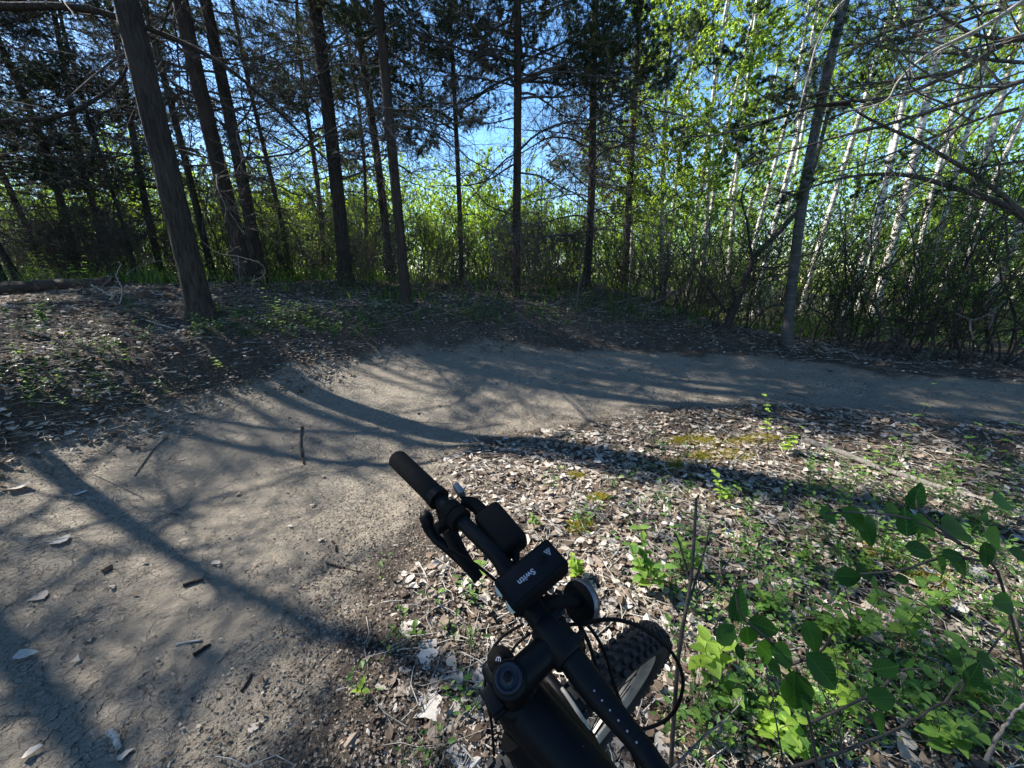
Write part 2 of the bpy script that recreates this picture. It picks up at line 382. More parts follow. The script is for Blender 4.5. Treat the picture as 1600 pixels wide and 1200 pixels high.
M['brightplant'] = leaf_mat('veined_bright_leaves', [(.1, (.13, .23, .03)), (.6, (.2, .32, .045)), (.95, (.3, .42, .07))], .5, .5, .3, veins=True)
M['grass'] = leaf_mat('grass_blades', [(.1, (.03, .07, .018)), (.6, (.06, .12, .025)), (.95, (.12, .17, .05))], .4)
M['litter'] = leaf_mat('dead_leaves', [(.05, (.06, .042, .03)), (.3, (.15, .11, .08)), (.55, (.25, .205, .16)), (.85, (.36, .325, .28)), (.98, (.44, .405, .36))], .12, .8, .15, (1, .8, .6))
M['chip'] = leaf_mat('leaf_crumbs', [(.05, (.05, .036, .028)), (.5, (.14, .108, .082)), (.95, (.29, .25, .205))], .05, .9, .1, (1, .8, .6))
M['moss'] = leaf_mat('yellow_moss', [(.1, (.14, .13, .02)), (.9, (.32, .27, .04))], .3)

# ------------------------------------------------------------------ ground: forest floor and dirt path
def build_ground():
    nr, na = 330, 520
    r = np.concatenate([np.geomspace(.25, 14, nr - 70), np.geomspace(14.4, 140, 70)])
    tt = np.linspace(-1, 1, na)
    th = (tt * .62 + .38 * tt ** 3) * PI            # denser ahead of the viewer, closed behind
    R, A = np.meshgrid(r, th, indexing='ij')
    X = R * np.sin(A); Y = R * np.cos(A)
    Z = height(X, Y, fine=True)
    sd, hw, ar = path_coord(X, Y); e = hw - np.abs(sd) + .35 * (sd > 0) * sstep(1.5, -.5, X.ravel()) + .3 * (sd < 0) * sstep(1.2, 2.5, Y.ravel()) * sstep(4.5, 3.0, X.ravel())
    pm = sstep(-.22, .3, e + .25 * fbm(X.ravel() * 2.2, Y.ravel() * 2.2, 3))
    V = np.stack([X, Y, Z], -1).reshape(-1, 3)
    i = np.arange(nr - 1)[:, None] * na; j = np.arange(na - 1)[None]
    Q = np.stack([i + j, i + na + j, i + na + j + 1, i + j + 1], -1).reshape(-1, 4)[:, ::-1]
    inside = (pm[Q] > .5).mean(1) > .5
    for name, sel in (('dirt_path', inside), ('forest_floor', ~inside)):
        q = Q[sel]; used, inv = np.unique(q, return_inverse=True)
        mb = MB(); mb.add(V[used], Q=inv.reshape(-1, 4))
        if name == 'forest_floor':      # small disc under the viewer's feet closes the hole
            base = len(used); ring = V[np.arange(na)]; c = np.array([[0, 0, ring[:, 2].mean()]])
            k = np.arange(na - 1); mb.add(np.vstack([ring, c]), T=np.stack([k, k + 1, np.full(na - 1, na)], 1))
            p = np.r_[pm[used], pm[:na], 0]
        else: p = pm[used]
        me = mb.mesh(name, M['soil'], True, {'path': p}); o = obj(name, me); tagp(o, kind='structure')
        if name == 'forest_floor': floor = o; tagp(o, 'forest floor of dark soil under dead leaves, banked up around the bend of the path')
        else: tagp(o, 'pale cracked clay trail bending to the right around the leafy mound')
    return floor
FLOOR = build_ground()

# ------------------------------------------------------------------ leaf litter
LEAF_OUT = np.array([(0, 0), (.30, .04), (.48, .22), (.42, .5), (.2, .78), (0, 1), (-.2, .78), (-.42, .5), (-.48, .22), (-.30, .04)])
def litter_leaf(seed):
    rg = np.random.default_rng(seed)
    o = LEAF_OUT * rg.uniform(.82, 1.15, LEAF_OUT.shape); o[:, 0] *= rg.uniform(.75, 1.05)
    k1, k2, tw = rg.uniform(-.3, .5), rg.uniform(-.35, .35), rg.uniform(-.4, .4)
    def z(p): return k1 * p[:, 0] ** 2 + k2 * (p[:, 1] - .5) ** 2 + tw * p[:, 0] * (p[:, 1] - .5) + rg.uniform(-.03, .03, len(p))
    mid = np.array([(0, .12), (0, .4), (0, .72)])
    P = np.vstack([o, mid]); V = np.c_[P[:, 0], P[:, 1] - .45, z(P)]; V[10:, 2] -= .03
    T = [(0, 1, 10), (0, 10, 9), (1, 2, 10), (9, 10, 8), (10, 2, 11), (10, 11, 8), (2, 3, 11), (8, 11, 7), (11, 3, 12), (11, 12, 7), (3, 4, 12), (7, 12, 6), (4, 5, 12), (6, 12, 5)]
    return V, np.array(T)
LL = [litter_leaf(s) for s in range(8)]
def simple_leaf(seed):
    rg = np.random.default_rng(seed + 50)
    o = np.array([(0, 0), (.36, .16), (.42, .48), (.2, .82), (0, 1), (-.2, .82), (-.42, .48), (-.36, .16)]) * rg.uniform(.78, 1.15, (8, 2)) * [rg.uniform(.55, 1.1), 1]
    if seed % 3 == 0: o[2:4, 0] *= .35          # torn side
    k1, tw, b = rg.uniform(-.9, 1.3), rg.uniform(-.7, .7), rg.uniform(-.35, .45)
    z = k1 * o[:, 0] ** 2 + tw * o[:, 0] * (o[:, 1] - .5) + b * (o[:, 1] - .5) ** 2 + rg.uniform(-.02, .02, 8)
    V = np.c_[o[:, 0], o[:, 1] - .5, z]
    return V, np.array([(0, 1, 7), (1, 6, 7), (1, 2, 6), (2, 5, 6), (2, 3, 5), (3, 4, 5)])
SL = [simple_leaf(s) for s in range(10)]
def rotmats(N, tilt, rg):
    az = rg.uniform(0, 2 * PI, N); ta = rg.uniform(0, 2 * PI, N); tl = np.abs(rg.normal(0, tilt, N))
    ax = np.stack([np.cos(ta), np.sin(ta), 0 * ta], 1)
    K = np.zeros((N, 3, 3)); K[:, 0, 1] = -ax[:, 2]; K[:, 0, 2] = ax[:, 1]; K[:, 1, 0] = ax[:, 2]; K[:, 1, 2] = -ax[:, 0]; K[:, 2, 0] = -ax[:, 1]; K[:, 2, 1] = ax[:, 0]
    Rt = np.eye(3)[None] + np.sin(tl)[:, None, None] * K + (1 - np.cos(tl))[:, None, None] * (K @ K)
    Rz = np.zeros((N, 3, 3)); Rz[:, 0, 0] = np.cos(az); Rz[:, 0, 1] = -np.sin(az); Rz[:, 1, 0] = np.sin(az); Rz[:, 1, 1] = np.cos(az); Rz[:, 2, 2] = 1
    return Rt @ Rz
def litter_weight(x, y):
    sd, hw, ar = path_coord(x, y)
    e = np.abs(sd) - hw - .3 * (sd < 0) * sstep(4.5, 3.0, x)
    wgt = sstep(-.15, .35, e + .3 * fbm(x * 2, y * 2, 2))
    wgt = wgt * (.45 + .9 * np.clip(.5 + fbm(x * 1.3 + 9, y * 1.3, 3), 0, 1))
    wgt = wgt * (1 - .62 * sstep(.35, -.1, x) * sstep(1.7, 1.2, y))
    # the bare lip of the bank right beside the trail on the outer side
    wgt = np.where((sd > 0) & (e < .4), wgt * .6, wgt)
    return np.clip(wgt, 0.006, 1)
def crumb_weight(x, y):
    sd, hw, ar = path_coord(x, y); e = np.abs(sd) - hw; n = fbm(x * 2.3, y * 2.3, 3)
    inner = .75 * sstep(-.65, .35, e + .5 * n); outer = sstep(-.25, .3, e + .3 * n)
    return np.clip(np.where(sd < 0, inner, outer * .8) + .022, 0, 1)
def scatter(N, rmax, amax, rg, rmin=.5, pw=1.0, weight=None):
    weight = weight or litter_weight
    out = []
    while sum(map(len, out)) < N:
        r = rmin + (rmax - rmin) * rg.random(N) ** pw; a = rg.uniform(-amax, amax, N)
        x, y = r * np.sin(a), r * np.cos(a)
        k = rg.random(N) < weight(x, y); out.append(np.c_[x, y][k])
    return np.concatenate(out)[:N]
def build_litter():
    rg = np.random.default_rng(3)
    # the 300 that show largest: individual leaves
    P = scatter(300, 3.6, 1.05, rg, .75, 1.0)
    mats = []
    for s, (V, T) in enumerate(LL):
        for tn in (.45, .7, .92):
            mb = MB(); mb.add(V, T=T, a=tn); mats.append(mb.mesh('dead_leaf', M['litter'], True))
    Z = height(P[:, 0], P[:, 1], True)
    for i, (x, y) in enumerate(P):
        s = rg.uniform(.035, .085)
        obj('dead_leaf', mats[rg.integers(len(mats))], FLOOR, (x, y, Z[i] + .009), (rg.normal(0, .16), rg.normal(0, .16), rg.uniform(0, 6.28)), s)
    # big pale leaves beside the bicycle
    for (u, v, s, tn) in [(713, 1130, .15, 23), (668, 1108, .12, 20), (705, 1065, .10, 23), (758, 1062, .11, 17), (752, 1105, .10, 20), (668, 1040, .09, 8), (640, 985, .09, 5), (766, 1010, .09, 11),
                         (712, 1190, .08, 2), (128, 775, .07, 23), (97, 848, .10, 2), (66, 692, .10, 20), (110, 678, .08, 17), (150, 660, .07, 20), (30, 765, .10, 14), (735, 1155, .09, 20)]:
        g = ground(u, v, .012)
        obj('dead_leaf', mats[tn], FLOOR, g, (rg.normal(0, .12) + .06, rg.normal(0, .12), rg.uniform(0, 6.28)), s)
    # the rest of the litter
    for name, N, rmax, amax, sz, tilt, base, pw in (('leaf_litter', 38000, 9.5, 1.15, (.016, .066), .33, SL, .9), ('leaf_litter', 9000, 22, 1.1, (.05, .11), .35, SL, .8), ('leaf_crumbs', 85000, 6.5, 1.1, (.004, .018), .5, SL[:4], 1.1)):
        P = scatter(N, rmax, amax, rg, .5 if rmax < 10 else 8.5, pw, crumb_weight if name == 'leaf_crumbs' else litter_weight); N = len(P)
        z = height(P[:, 0], P[:, 1], True)
        Rm = rotmats(N, tilt, rg); s = rg.uniform(*sz, N) ** 1.0; tint = np.clip(rg.beta(1.0, 1.05, N), 0, 1)
        mb = MB(); which = rg.integers(0, len(base), N)
        for b, (V, T) in enumerate(base):
            k = np.nonzero(which == b)[0]
            VV = np.einsum('kij,vj->kvi', Rm[k], V) * s[k][:, None, None] + np.c_[P[k], z[k] + rg.uniform(.004, .02, len(k))][:, None]
            TT = T[None] + (np.arange(len(k)) * len(V))[:, None, None]
            mb.add(VV.reshape(-1, 3), T=TT.reshape(-1, 3), a=np.repeat(tint[k], len(V)))
        me = mb.mesh(name, M['litter'] if name == 'leaf_litter' else M['chip'], False)
        o = obj(name, me); tagp(o, 'carpet of small dead leaves lying on the forest floor' if name == 'leaf_litter' else 'crumbled leaf bits and bark crumbs strewn over soil and trail', 'leaf litter', kind='stuff')
    # fine twigs among the leaves
    N = 5200; P = scatter(N, 8, 1.15, rg, .6, 1.0); z = height(P[:, 0], P[:, 1], True)
    a = rg.uniform(0, 2 * PI, N); L = rg.uniform(.05, .32, N); n = 5
    t = np.linspace(-.5, .5, n)
    d = np.stack([np.cos(a), np.sin(a), rg.normal(0, .12, N)], 1)
    PP = np.c_[P, z + .016][:, None] + d[:, None] * (t[None, :, None] * L[:, None, None]) + rg.normal(0, 1, (N, n, 3)) * (L * .03)[:, None, None] * [1, 1, .5]
    mb = MB(); tubes(mb, PP, rg.uniform(.0008, .0032, N)[:, None] * np.linspace(1, .6, n)[None], 3, a=rg.random(N))
    o = obj('fallen_twigs', mb.mesh('fallen_twigs', M['deadwood'])); tagp(o, 'thin fallen twigs scattered through the dead leaves', 'twigs', kind='stuff')
build_litter()

# ------------------------------------------------------------------ branch prototypes (unit scale: metres, growing along +X)
def base_branch(rg, L=2.6, r=.02, droop=-.05, wob=.09, n=14):
    P = np.zeros((n, 3)); d = np.array([1., 0, rg.uniform(-.1, .25)])
    for i in range(1, n):
        d = unit(d + rg.normal(size=3) * wob + [0, 0, droop * (1 - 1.6 * i / n)]); P[i] = P[i - 1] + d * L / (n - 1)
    return P[None], (np.linspace(1, .22, n) ** 1.1 * r)[None]
def dead_branch(seed, dense=1.0):
    rg = np.random.default_rng(100 + seed); mb = MB()
    P, R = base_branch(rg, rg.uniform(2.0, 2.9), rg.uniform(.016, .026), wob=.12); tubes(mb, P, R, 5)
    P1, R1 = grow(P, R, int(19 * dense), 8, .48, 1.0, .16, 0, .45, .12, .55, rg=rg); tubes(mb, P1, R1, 3)
    P2, R2 = grow(P1, R1, 5, 6, .55, .85, .2, 0, .6, .15, .55, rg=rg); R2 = np.maximum(R2, .0014); tubes(mb, P2, R2, 3)
    P3, R3 = grow(P2, R2, 3, 4, .5, .8, .25, 0, 1, .15, .6, rg=rg); R3 = np.maximum(R3, .001); tubes(mb, P3, R3, 3)
    return mb.mesh('branch', M['twig'])
def live_branch(seed, blades=24000, sz=(.012, .038, .003, .0075)):
    rg = np.random.default_rng(200 + seed); mb = MB()
    P, R = base_branch(rg, rg.uniform(1.8, 2.5), .02, -.03); tubes(mb, P, R, 5)
    P1, R1 = grow(P, R, 16, 8, .5, .85, .12, .02, .4, .15, .55, rg=rg); tubes(mb, P1, R1, 3)
    P2, R2 = grow(P1, R1, 8, 5, .42, .75, .15, .03, .6, .1, .5, rg=rg); tubes(mb, P2, np.maximum(R2, .0015), 3)
    P2, R2 = grow(P2, R2, 2, 4, .6, .7, .15, .02, .8, .1, .5, rg=rg)
    f = MB(); pos, dr = along(P2, blades, rg, .05)
    cl = np.clip(.55 + .5 * fbm(pos[:, 0] * 2.5 + seed, pos[:, 1] * 2.5, 2), .1, .9)
    ax = unit(dr + rnd3(blades, rg) * .8)
    cards(f, pos + rnd3(blades, rg) * .028 * rg.random((blades, 1)), ax, rnd3(blades, rg), rg.uniform(sz[0], sz[1], blades), rg.uniform(sz[2], sz[3], blades), np.clip(cl + rg.normal(0, .15, blades), 0, 1))
    return mb.mesh('branch', M['twig']), f.mesh('needles', M['cedarleaf'], False)
def leafy_branch(seed, leaves=1500, size=(.038, .070), mat='birchleaf', L=2.2):
    rg = np.random.default_rng(300 + seed); mb = MB()
    P, R = base_branch(rg, L, .016, .05, .1); tubes(mb, P, R, 4)
    P1, R1 = grow(P, R, 12, 7, .5, .75, .14, .03, .8, .15, .55, rg=rg); tubes(mb, P1, R1, 3)
    P2, R2 = grow(P1, R1, 4, 4, .45, .7, .2, 0, .9, .1, .5, rg=rg); tubes(mb, P2, np.maximum(R2, .0014), 3)
    f = MB(); pos, dr = along(P2, leaves, rg, .1); ax = unit(rnd3(leaves, rg) + dr * .6 + [0, 0, -.35])
    cards(f, pos, ax, unit(rnd3(leaves, rg) + [0, 0, .5]), rg.uniform(*size, leaves), rg.uniform(size[0] * .75, size[1] * .8, leaves), rg.random(leaves))
    return mb.mesh('branch', M['twig']), f.mesh('leaves', M[mat], False)
DEAD = [dead_branch(i) for i in range(7)]
LIVE = [live_branch(i) for i in range(5)]
LIVEF = [live_branch(i + 20, 38000, (.008, .024, .0025, .0055)) for i in range(3)]
BIRCHB = [leafy_branch(i) for i in range(4)]
BUSHB = [leafy_branch(i + 10, 800, (.03, .06), 'shrubleaf', 1.6) for i in range(3)]

def trunk_curve(h, lean=(0, 0), wob=.05, n=40, rg=rng):
    z = np.linspace(-.15, h, n); t = z / max(h, .1)
    a, b = rg.uniform(0, 6, 2); k = rg.uniform(1.2, 2.4)
    x = lean[0] * z + wob * np.sin(t * k * 3 + a) - wob * math.sin(a); y = lean[1] * z + wob * np.sin(t * k * 2.3 + b) - wob * math.sin(b)
    return np.stack([x, y, z], 1)
def trunk_mesh(c, d, h, mat, sides=14, flare=.5, taper=.55, ridge=.0, rg=rng):
    n = len(c); z = np.maximum(c[:, 2], 0)
    r = d / 2 * (1 - (1 - taper) * z / h) * (1 + flare * np.exp(-z / .16))
    th = np.arange(sides) / sides * 2 * PI
    rm = 1 + .05 * np.sin(th * 3 + rg.uniform(0, 6))[None] * np.exp(-z / .5)[:, None] + .12 * np.cos(th * 5 + rg.uniform(0, 6))[None] * np.exp(-z / .15)[:, None]
    if ridge:
        g = np.abs(fbm(th[None] * sides / 9.0 + 0 * z[:, None] + .5 * np.sin(z[:, None] * 3), z[:, None] * 3.2 + 0 * th[None], 3))
        rm = rm + ridge * (.35 - g) * 2
    mb = MB(); tubes(mb, c, r, sides, cap=True, rmod=rm[None]); return mb.mesh('trunk', M[mat]), r
def put_branch(par, me, c, r, z, az, tilt, sc, child=None, cname='needles', roll=0.0):
    i = int(np.clip(np.searchsorted(c[:, 2], z), 1, len(c) - 1)); p = c[i]
    o = obj('branch', me, par, (p[0] + math.cos(az) * r[i] * .5, p[1] + math.sin(az) * r[i] * .5, z), (roll, -tilt, az), sc)
    if child:
        f = obj(cname, child, o); f['kind'] = 'stuff'
    return o
def conifer(base, d, h, label, nd=22, nl=12, dead=(1.3, 7), live=(5, 99), lean=(0, 0), sc=(.6, 1.1), mat='cedar', sides=14, ridge=0, group='dark cedars around the bend', cat='tree', seed=0, azr=None, wob=.05, name='cedar_tree', top=None):
    rg = np.random.default_rng(1000 + seed)
    t = thing(name, label, cat, base, group=group)
    c = trunk_curve(h, lean, wob, 90 if ridge else 40, rg); me, r = trunk_mesh(c, d, h, mat, sides, ridge=ridge, rg=rg)
    obj('trunk', me, t)
    for i in range(int(nd * 1.15)):
        z = rg.uniform(*dead); az = rg.uniform(0, 2 * PI) if azr is None else rg.uniform(*azr)
        put_branch(t, DEAD[rg.integers(len(DEAD))], c, r, z, az, rg.uniform(-.15, .35), rg.uniform(*sc) * (1.1 - .3 * z / h), roll=rg.uniform(-.5, .5))
    for i in range(nl):
        z = rg.uniform(live[0], min(live[1], h)); az = rg.uniform(0, 2 * PI) if azr is None else rg.uniform(*azr)
        b, f = LIVE[rg.integers(len(LIVE))]
        put_branch(t, b, c, r, z, az, rg.uniform(-.1, .4), rg.uniform(*sc) * (1.35 - .75 * (z - live[0]) / max(h - live[0], 1)), f, roll=rg.uniform(-.4, .4))
    return t
def gb(u, v, t):
    """a spot on the ground straight below/above the point seen at (u, v), t metres ahead"""
    p = at(u, v, t); return np.array([p[0], p[1], hz(p[0], p[1]) - .02])

G_CED = 'dark cedars around the outside of the bend'
conifer(gb(322, 522, 5.1), .27, 9, 'thick furrowed grey trunk leaning left at the bank edge, rim-lit on its left', 4, 1, (5.2, 8), (7, 9), (-.035, 0), (.4, .7), 'bark', 56, .07, G_CED, seed=1, wob=.03)
conifer(gb(388, 450, 7.0), .25, 10, 'reddish brown trunk, front one of the close pair behind the thick furrowed trunk', 20, 3, (1.7, 7.0), (7.4, 10), (-.03, 0), mat='cedar', sides=20, ridge=.04, group=G_CED, seed=2)
conifer(gb(408, 445, 7.6), .22, 10, 'darker trunk, rear one of the close pair behind the thick furrowed trunk', 18, 3, (2.0, 7.0), (7, 10), (-.02, .02), mat='bark', group=G_CED, seed=3)
conifer(gb(330, 420, 8.6), .14, 9, 'slim dark trunk rising just right of the thick furrowed trunk', 20, 14, (1.6, 7), (3.8, 8), (-.06, 0), mat='bark', group=G_CED, seed=4)
conifer(gb(542, 450, 7.8), .26, 10, 'straight dark trunk with dead twig stubs, right of the close pair', 24, 20, (1.6, 7), (4.3, 8), (-.01, 0), mat='bark', sides=20, ridge=.04, group=G_CED, seed=5)
conifer(gb(635, 478, 6.6), .165, 10, 'straight grey cedar trunk forking near the top, nearest tree on the far bank', 17, 16, (1.9, 6.5), (4.4, 7.5), (0, 0), mat='cedar', sides=20, ridge=.04, group=G_CED, seed=6)
conifer(gb(612, 445, 9.0), .18, 10, 'ivy-speckled trunk standing close behind the straight grey forked cedar', 20, 16, (1.6, 7), (3.4, 8), (-.05, 0), mat='bark', group=G_CED, seed=7)
conifer(gb(722, 462, 9.5), .12, 9, 'thin pole-like trunk between the forked cedar and the full dark cedar', 22, 16, (1.2, 7), (3.2, 8), (.0, 0), (.4, .85), mat='cedar', group=G_CED, seed=8)
conifer(gb(805, 470, 7.4), .155, 9.5, 'full dark cedar in the middle, dense boughs above bare upswept lower branches', 26, 60, (1.1, 5.5), (3.2, 8), (0, 0), (.55, 1.0), mat='cedar', sides=16, ridge=.03, group=G_CED, seed=9)
conifer(gb(915, 455, 8.6), .17, 8.5, 'cedar with drooping pale dead lower branches, right of the full dark cedar', 40, 20, (.8, 4.5), (3.2, 7), (.0, 0), (.5, 1.0), mat='cedar', group=G_CED, seed=10)
conifer(gb(975, 440, 11), .2, 9, 'cedar half hidden by bright young leaves, beyond the one with drooping dead branches', 14, 9, (2, 5), (3, 6), (0, 0), mat='cedar', group=G_CED, seed=11)
for i, (u, v, t, d, ln) in enumerate([(28, 425, 7.6, .12, -.20), (70, 420, 9.0, .12, -.04), (118, 425, 8.8, .15, -.10), (170, 420, 9.6, .13, .03), (212, 425, 9.4, .08, .06), (252, 420, 10, .16, -.03), (455, 430, 11, .13, -.03), (505, 430, 12.5, .15, .04), (575, 430, 13, .12, 0)]):
    conifer(gb(u, v, t), d, 8.5, ['dark leaning trunk at the far left edge behind the log', 'thin dark trunk behind the tall yellow-green sapling', 'broad dim trunk above the bright sapling behind the log', 'dim trunk behind the end of the log',
        'slim leaning trunk halfway between log end and furrowed trunk', 'broad dim trunk just left of the furrowed trunk', 'dim far trunk in the gap right of the close pair', 'dim far trunk left of the straight dark trunk', 'far trunk in the gap left of the ivy-speckled one'][i], 34, 22, (.7, 6.5), (1.8, 7) if i < 6 else (3.0, 8), (ln, 0), (.5, .95), wob=.16, mat='bark', sides=10, group='dim trunks in the stand behind the log' if i < 6 else 'dim trunks beyond the close pair', seed=20 + i)

# unseen trees added to shade the trail and bicycle: to the left (sunward), behind and to the right
for i, (x, y, d, h, nl) in enumerate([(-7.2, 3.6, .15, 9.5, 24), (-9.4, 7.3, .22, 9, 0), (-9.6, 1.6, .28, 8.5, 9), (-6.4, .2, .26, 8, 8), (-11.5, 4.6, .3, 8, 4), (-7.0, -2.2, .3, 9, 12), (-12, .4, .3, 10, 12), (-3.8, -3.6, .28, 9, 10), (2.8, -4.2, .3, 9, 14), (6.5, -1.2, .3, 9, 16), (-.5, -6, .3, 10, 14), (4.2, -7, .3, 10, 12), (8.5, 1.0, .3, 9, 14)]):
    conifer((x, y, hz(x, y)), d, h, 'unseen dark cedar added beside the trail for its shade', 14 if i == 0 else 6, nl, (2.0, 7), (5.7 if i == 0 else 5.0, 7.7 if i == 0 else h), (0, 0), mat='bark', sides=10, group='added cedars shading the near trail', seed=60 + i)

for i, (x, y, h, nd_, nl_) in enumerate([(-5.7, 2.7, 5.4, 24, 2), (-6.1, 1.6, 5.2, 22, 4), (-5.5, 3.6, 5.0, 20, 0), (-4.4, .2, 4.2, 14, 3)]):  # unseen saplings added sunward so their twigs streak the clay with shadow
    conifer((x, y, hz(x, y)), .055, h, 'unseen twiggy sapling added on the sunny side for its shadow streaks', nd_, nl_, (1.6, h), (2.6, h), (0, 0), (.35, .7), mat='bark', sides=8, group='added saplings streaking the near trail with shadow', seed=90 + i)
# cedar just outside the right edge whose boughs and dead branches reach into the picture
RT = conifer((5.6, 2.0, hz(5.6, 2.0)), .3, 9, 'cedar whose dark boughs hang in from the upper right corner', 4, 4, (5, 8), (7, 9), (0, 0), mat='cedar', seed=80, group=None)
_z0 = hz(5.6, 2.0)
for k, (me, z, az, tl, sc) in enumerate([(0, 2.9, 2.55, .02, 1.5), (1, 2.4, 2.3, .05, 1.5), (2, 3.4, 2.2, -.05, 1.4), (3, 2.1, 2.75, .1, 1.3), (4, 3.1, 1.95, .0, 1.5), (5, 2.7, 2.9, .1, 1.2), (6, 3.7, 2.6, .0, 1.4)]):
    obj('branch', DEAD[me], RT, (0, 0, z), (.3 * k, -tl, az), sc)
for k, (me, z, az, tl, sc) in enumerate([(2, 4.1, 2.65, -.06, 1.4), (0, 4.6, 2.2, -.1, 1.4)]):
    b, f = LIVE[me]; o = obj('branch', b, RT, (0, 0, z), (.4 * k, -tl, az), sc); obj('needles', f, o)['kind'] = 'stuff'

# limbs that cross the top left: bough of the nearest tree outside the frame
def limb(par, pts, r0, r1, mat='bark', sides=8, n=40, twigs=0, wob=.0, seed=0, name='limb'):
    P = spline(pts, n); rg = np.random.default_rng(seed + 900)
    if wob: P = P + rg.normal(0, wob, P.shape) * np.linspace(0, 1, len(P))[:, None]
    R = np.linspace(r0, r1, len(P)); mb = MB(); tubes(mb, P, R, sides, cap=True)
    if twigs:
        P1, R1 = grow(P[None], R[None], twigs, 8, .22, 1.0, .16, 0, .8, .1, .3, rg=rg); tubes(mb, P1, R1, 3)
        P2, R2 = grow(P1, R1, 5, 5, .5, .9, .22, 0, .9, .1, .5, rg=rg); tubes(mb, P2, np.maximum(R2, .0013), 3)
        P3, R3 = grow(P2, R2, 2, 4, .5, .8, .25, 0, 1, .1, .6, rg=rg); tubes(mb, P3, np.maximum(R3, .001), 3)
    return obj(name, mb.mesh(name, M[mat]), par)
LT = thing('cedar_tree', 'tree outside the frame with a long bare bough crossing in front of the furrowed trunk', 'tree', (0, 0, 0))
_p = at(-330, 330, 4.6); _b = np.array([_p[0], _p[1], hz(_p[0], _p[1])])
_c = trunk_curve(8, (.02, 0), .04, 40) + _b; _me, _r = trunk_mesh(_c - _b, .14, 8, 'bark', 18, ridge=.05); obj('trunk', _me, LT, _b)
limb(LT, [at(-330, -60, 4.55), at(-150, 5, 4.3), at(0, 10, 4.2), at(120, 12, 4.2), at(215, 38, 4.25), at(330, 90, 4.4), at(420, 160, 4.7), at(520, 260, 5.3)], .052, .012, twigs=22, seed=1)
limb(LT, [at(-330, 150, 4.5), at(-120, 195, 4.3), at(0, 190, 4.4), at(90, 182, 4.5), at(150, 155, 4.6), at(192, 118, 4.7), at(212, 60, 4.9)], .03, .014, twigs=18, seed=2)
limb(LT, [at(-330, 240, 4.5), at(-100, 250, 4.6), at(60, 268, 5.0), at(160, 300, 5.4), at(240, 350, 5.8)], .018, .006, twigs=20, seed=3)

# ------------------------------------------------------------------ white-barked birches and aspens on the right
def birch(base, d, h, lean, label, seed, mat='birch', nb=16, zr=(3.2, 99), group='white birch trunks beyond the thicket', bsc=(.7, 1.25), dead=4, sides=10, branch_set=None):
    rg = np.random.default_rng(2000 + seed)
    t = thing('birch_tree', label, 'tree', base, group=group)
    c = trunk_curve(h, lean, .14, 36, rg); me, r = trunk_mesh(c, d, h, mat, sides, flare=.2, taper=.3, rg=rg); obj('trunk', me, t)
    for i in range(dead):
        z = rg.uniform(1.0, 5); put_branch(t, DEAD[rg.integers(len(DEAD))], c, r, z, rg.uniform(0, 6.28), rg.uniform(.1, .6), rg.uniform(.3, .6))
    for i in range(nb):
        z = rg.uniform(zr[0], min(zr[1], h)); b, f = (branch_set or BIRCHB)[rg.integers(len(branch_set or BIRCHB))]
        put_branch(t, b, c, r, z, rg.uniform(0, 6.28), rg.uniform(.2, .9), rg.uniform(*bsc), f, 'leaves', roll=rg.uniform(-1, 1))
    return t
BL = ['pale birch trunk, {} of the white trunks seen above the thicket']
_b = [(1078, 12, .15), (1098, 13.5, .17), (1112, 12.5, .12), (1140, 15, .2), (1168, 14, .16), (1188, 12.5, .2), (1205, 17, .2), (1262, 14, .2), (1332, 10.5, .16), (1352, 13, .2), (1378, 11, .24), (1402, 15, .2), (1428, 12, .17), (1452, 10.5, .13),
      (1478, 12.5, .24), (1508, 11.5, .18), (1555, 10.5, .22), (1590, 13, .2), (1640, 12, .2), (1300, 17, .2), (1230, 19, .22), (1150, 19, .2), (1040, 18, .2), (1700, 15, .2)]
_pos = ['leftmost', 'second from the left', 'third and thinnest from the left', 'fourth from the left', 'fifth from the left', 'thickest of the left cluster', 'half hidden rearmost of the left cluster', 'between the left cluster and the leaning grey aspen',
        'first to the right of the grey aspen', 'second to the right of the grey aspen', 'third and broadest to the right of the grey aspen', 'fourth to the right of the grey aspen', 'fifth to the right of the grey aspen', 'thin one before the broad trunk at far right',
        'broad greyish one at far right', 'bright slim one beside the broad greyish trunk', 'steeply slanting near the right edge', 'rightmost in view', 'just past the right edge', 'far one behind the grey aspen',
        'far one in the gap of the left cluster', 'farthest of the left cluster', 'far one behind the bright leafy crown', 'hidden one beyond the right edge']
for i, ((u, t, d), ps) in enumerate(zip(_b, _pos)):
    birch(gb(u, 430, t), d, 12 if t < 14 else 14, (random.uniform(.0, .06), random.uniform(-.03, .03)), 'white birch trunk, ' + ps, i, nb=10, zr=(5.5, 11), bsc=(.5, .95))
birch(gb(1226, 556, 6.0), .145, 10, (-.01, 0), 'leaning grey aspen trunk standing right at the outer edge of the trail', 90, 'aspen', 10, (5, 10), None, dead=10, sides=20)
# bright leafy crown, upper centre right
for i, (u, v, t, h, n, lab) in enumerate([(1035, 430, 10.5, 9.5, 44, 'slender birch with a bright yellow-green crown, upper middle right'), (1090, 430, 11.5, 10, 40, 'birch with a loose light green crown, right of the yellow-green one'),
                                       (985, 430, 13, 9, 34, 'young birch with light leaves behind the middle cedars')]):
    birch(gb(u, v, t), .13, h, (0, 0), lab, 100 + i, nb=n, zr=(2.2, h), bsc=(.5, 1.1), group='leafy young birches')

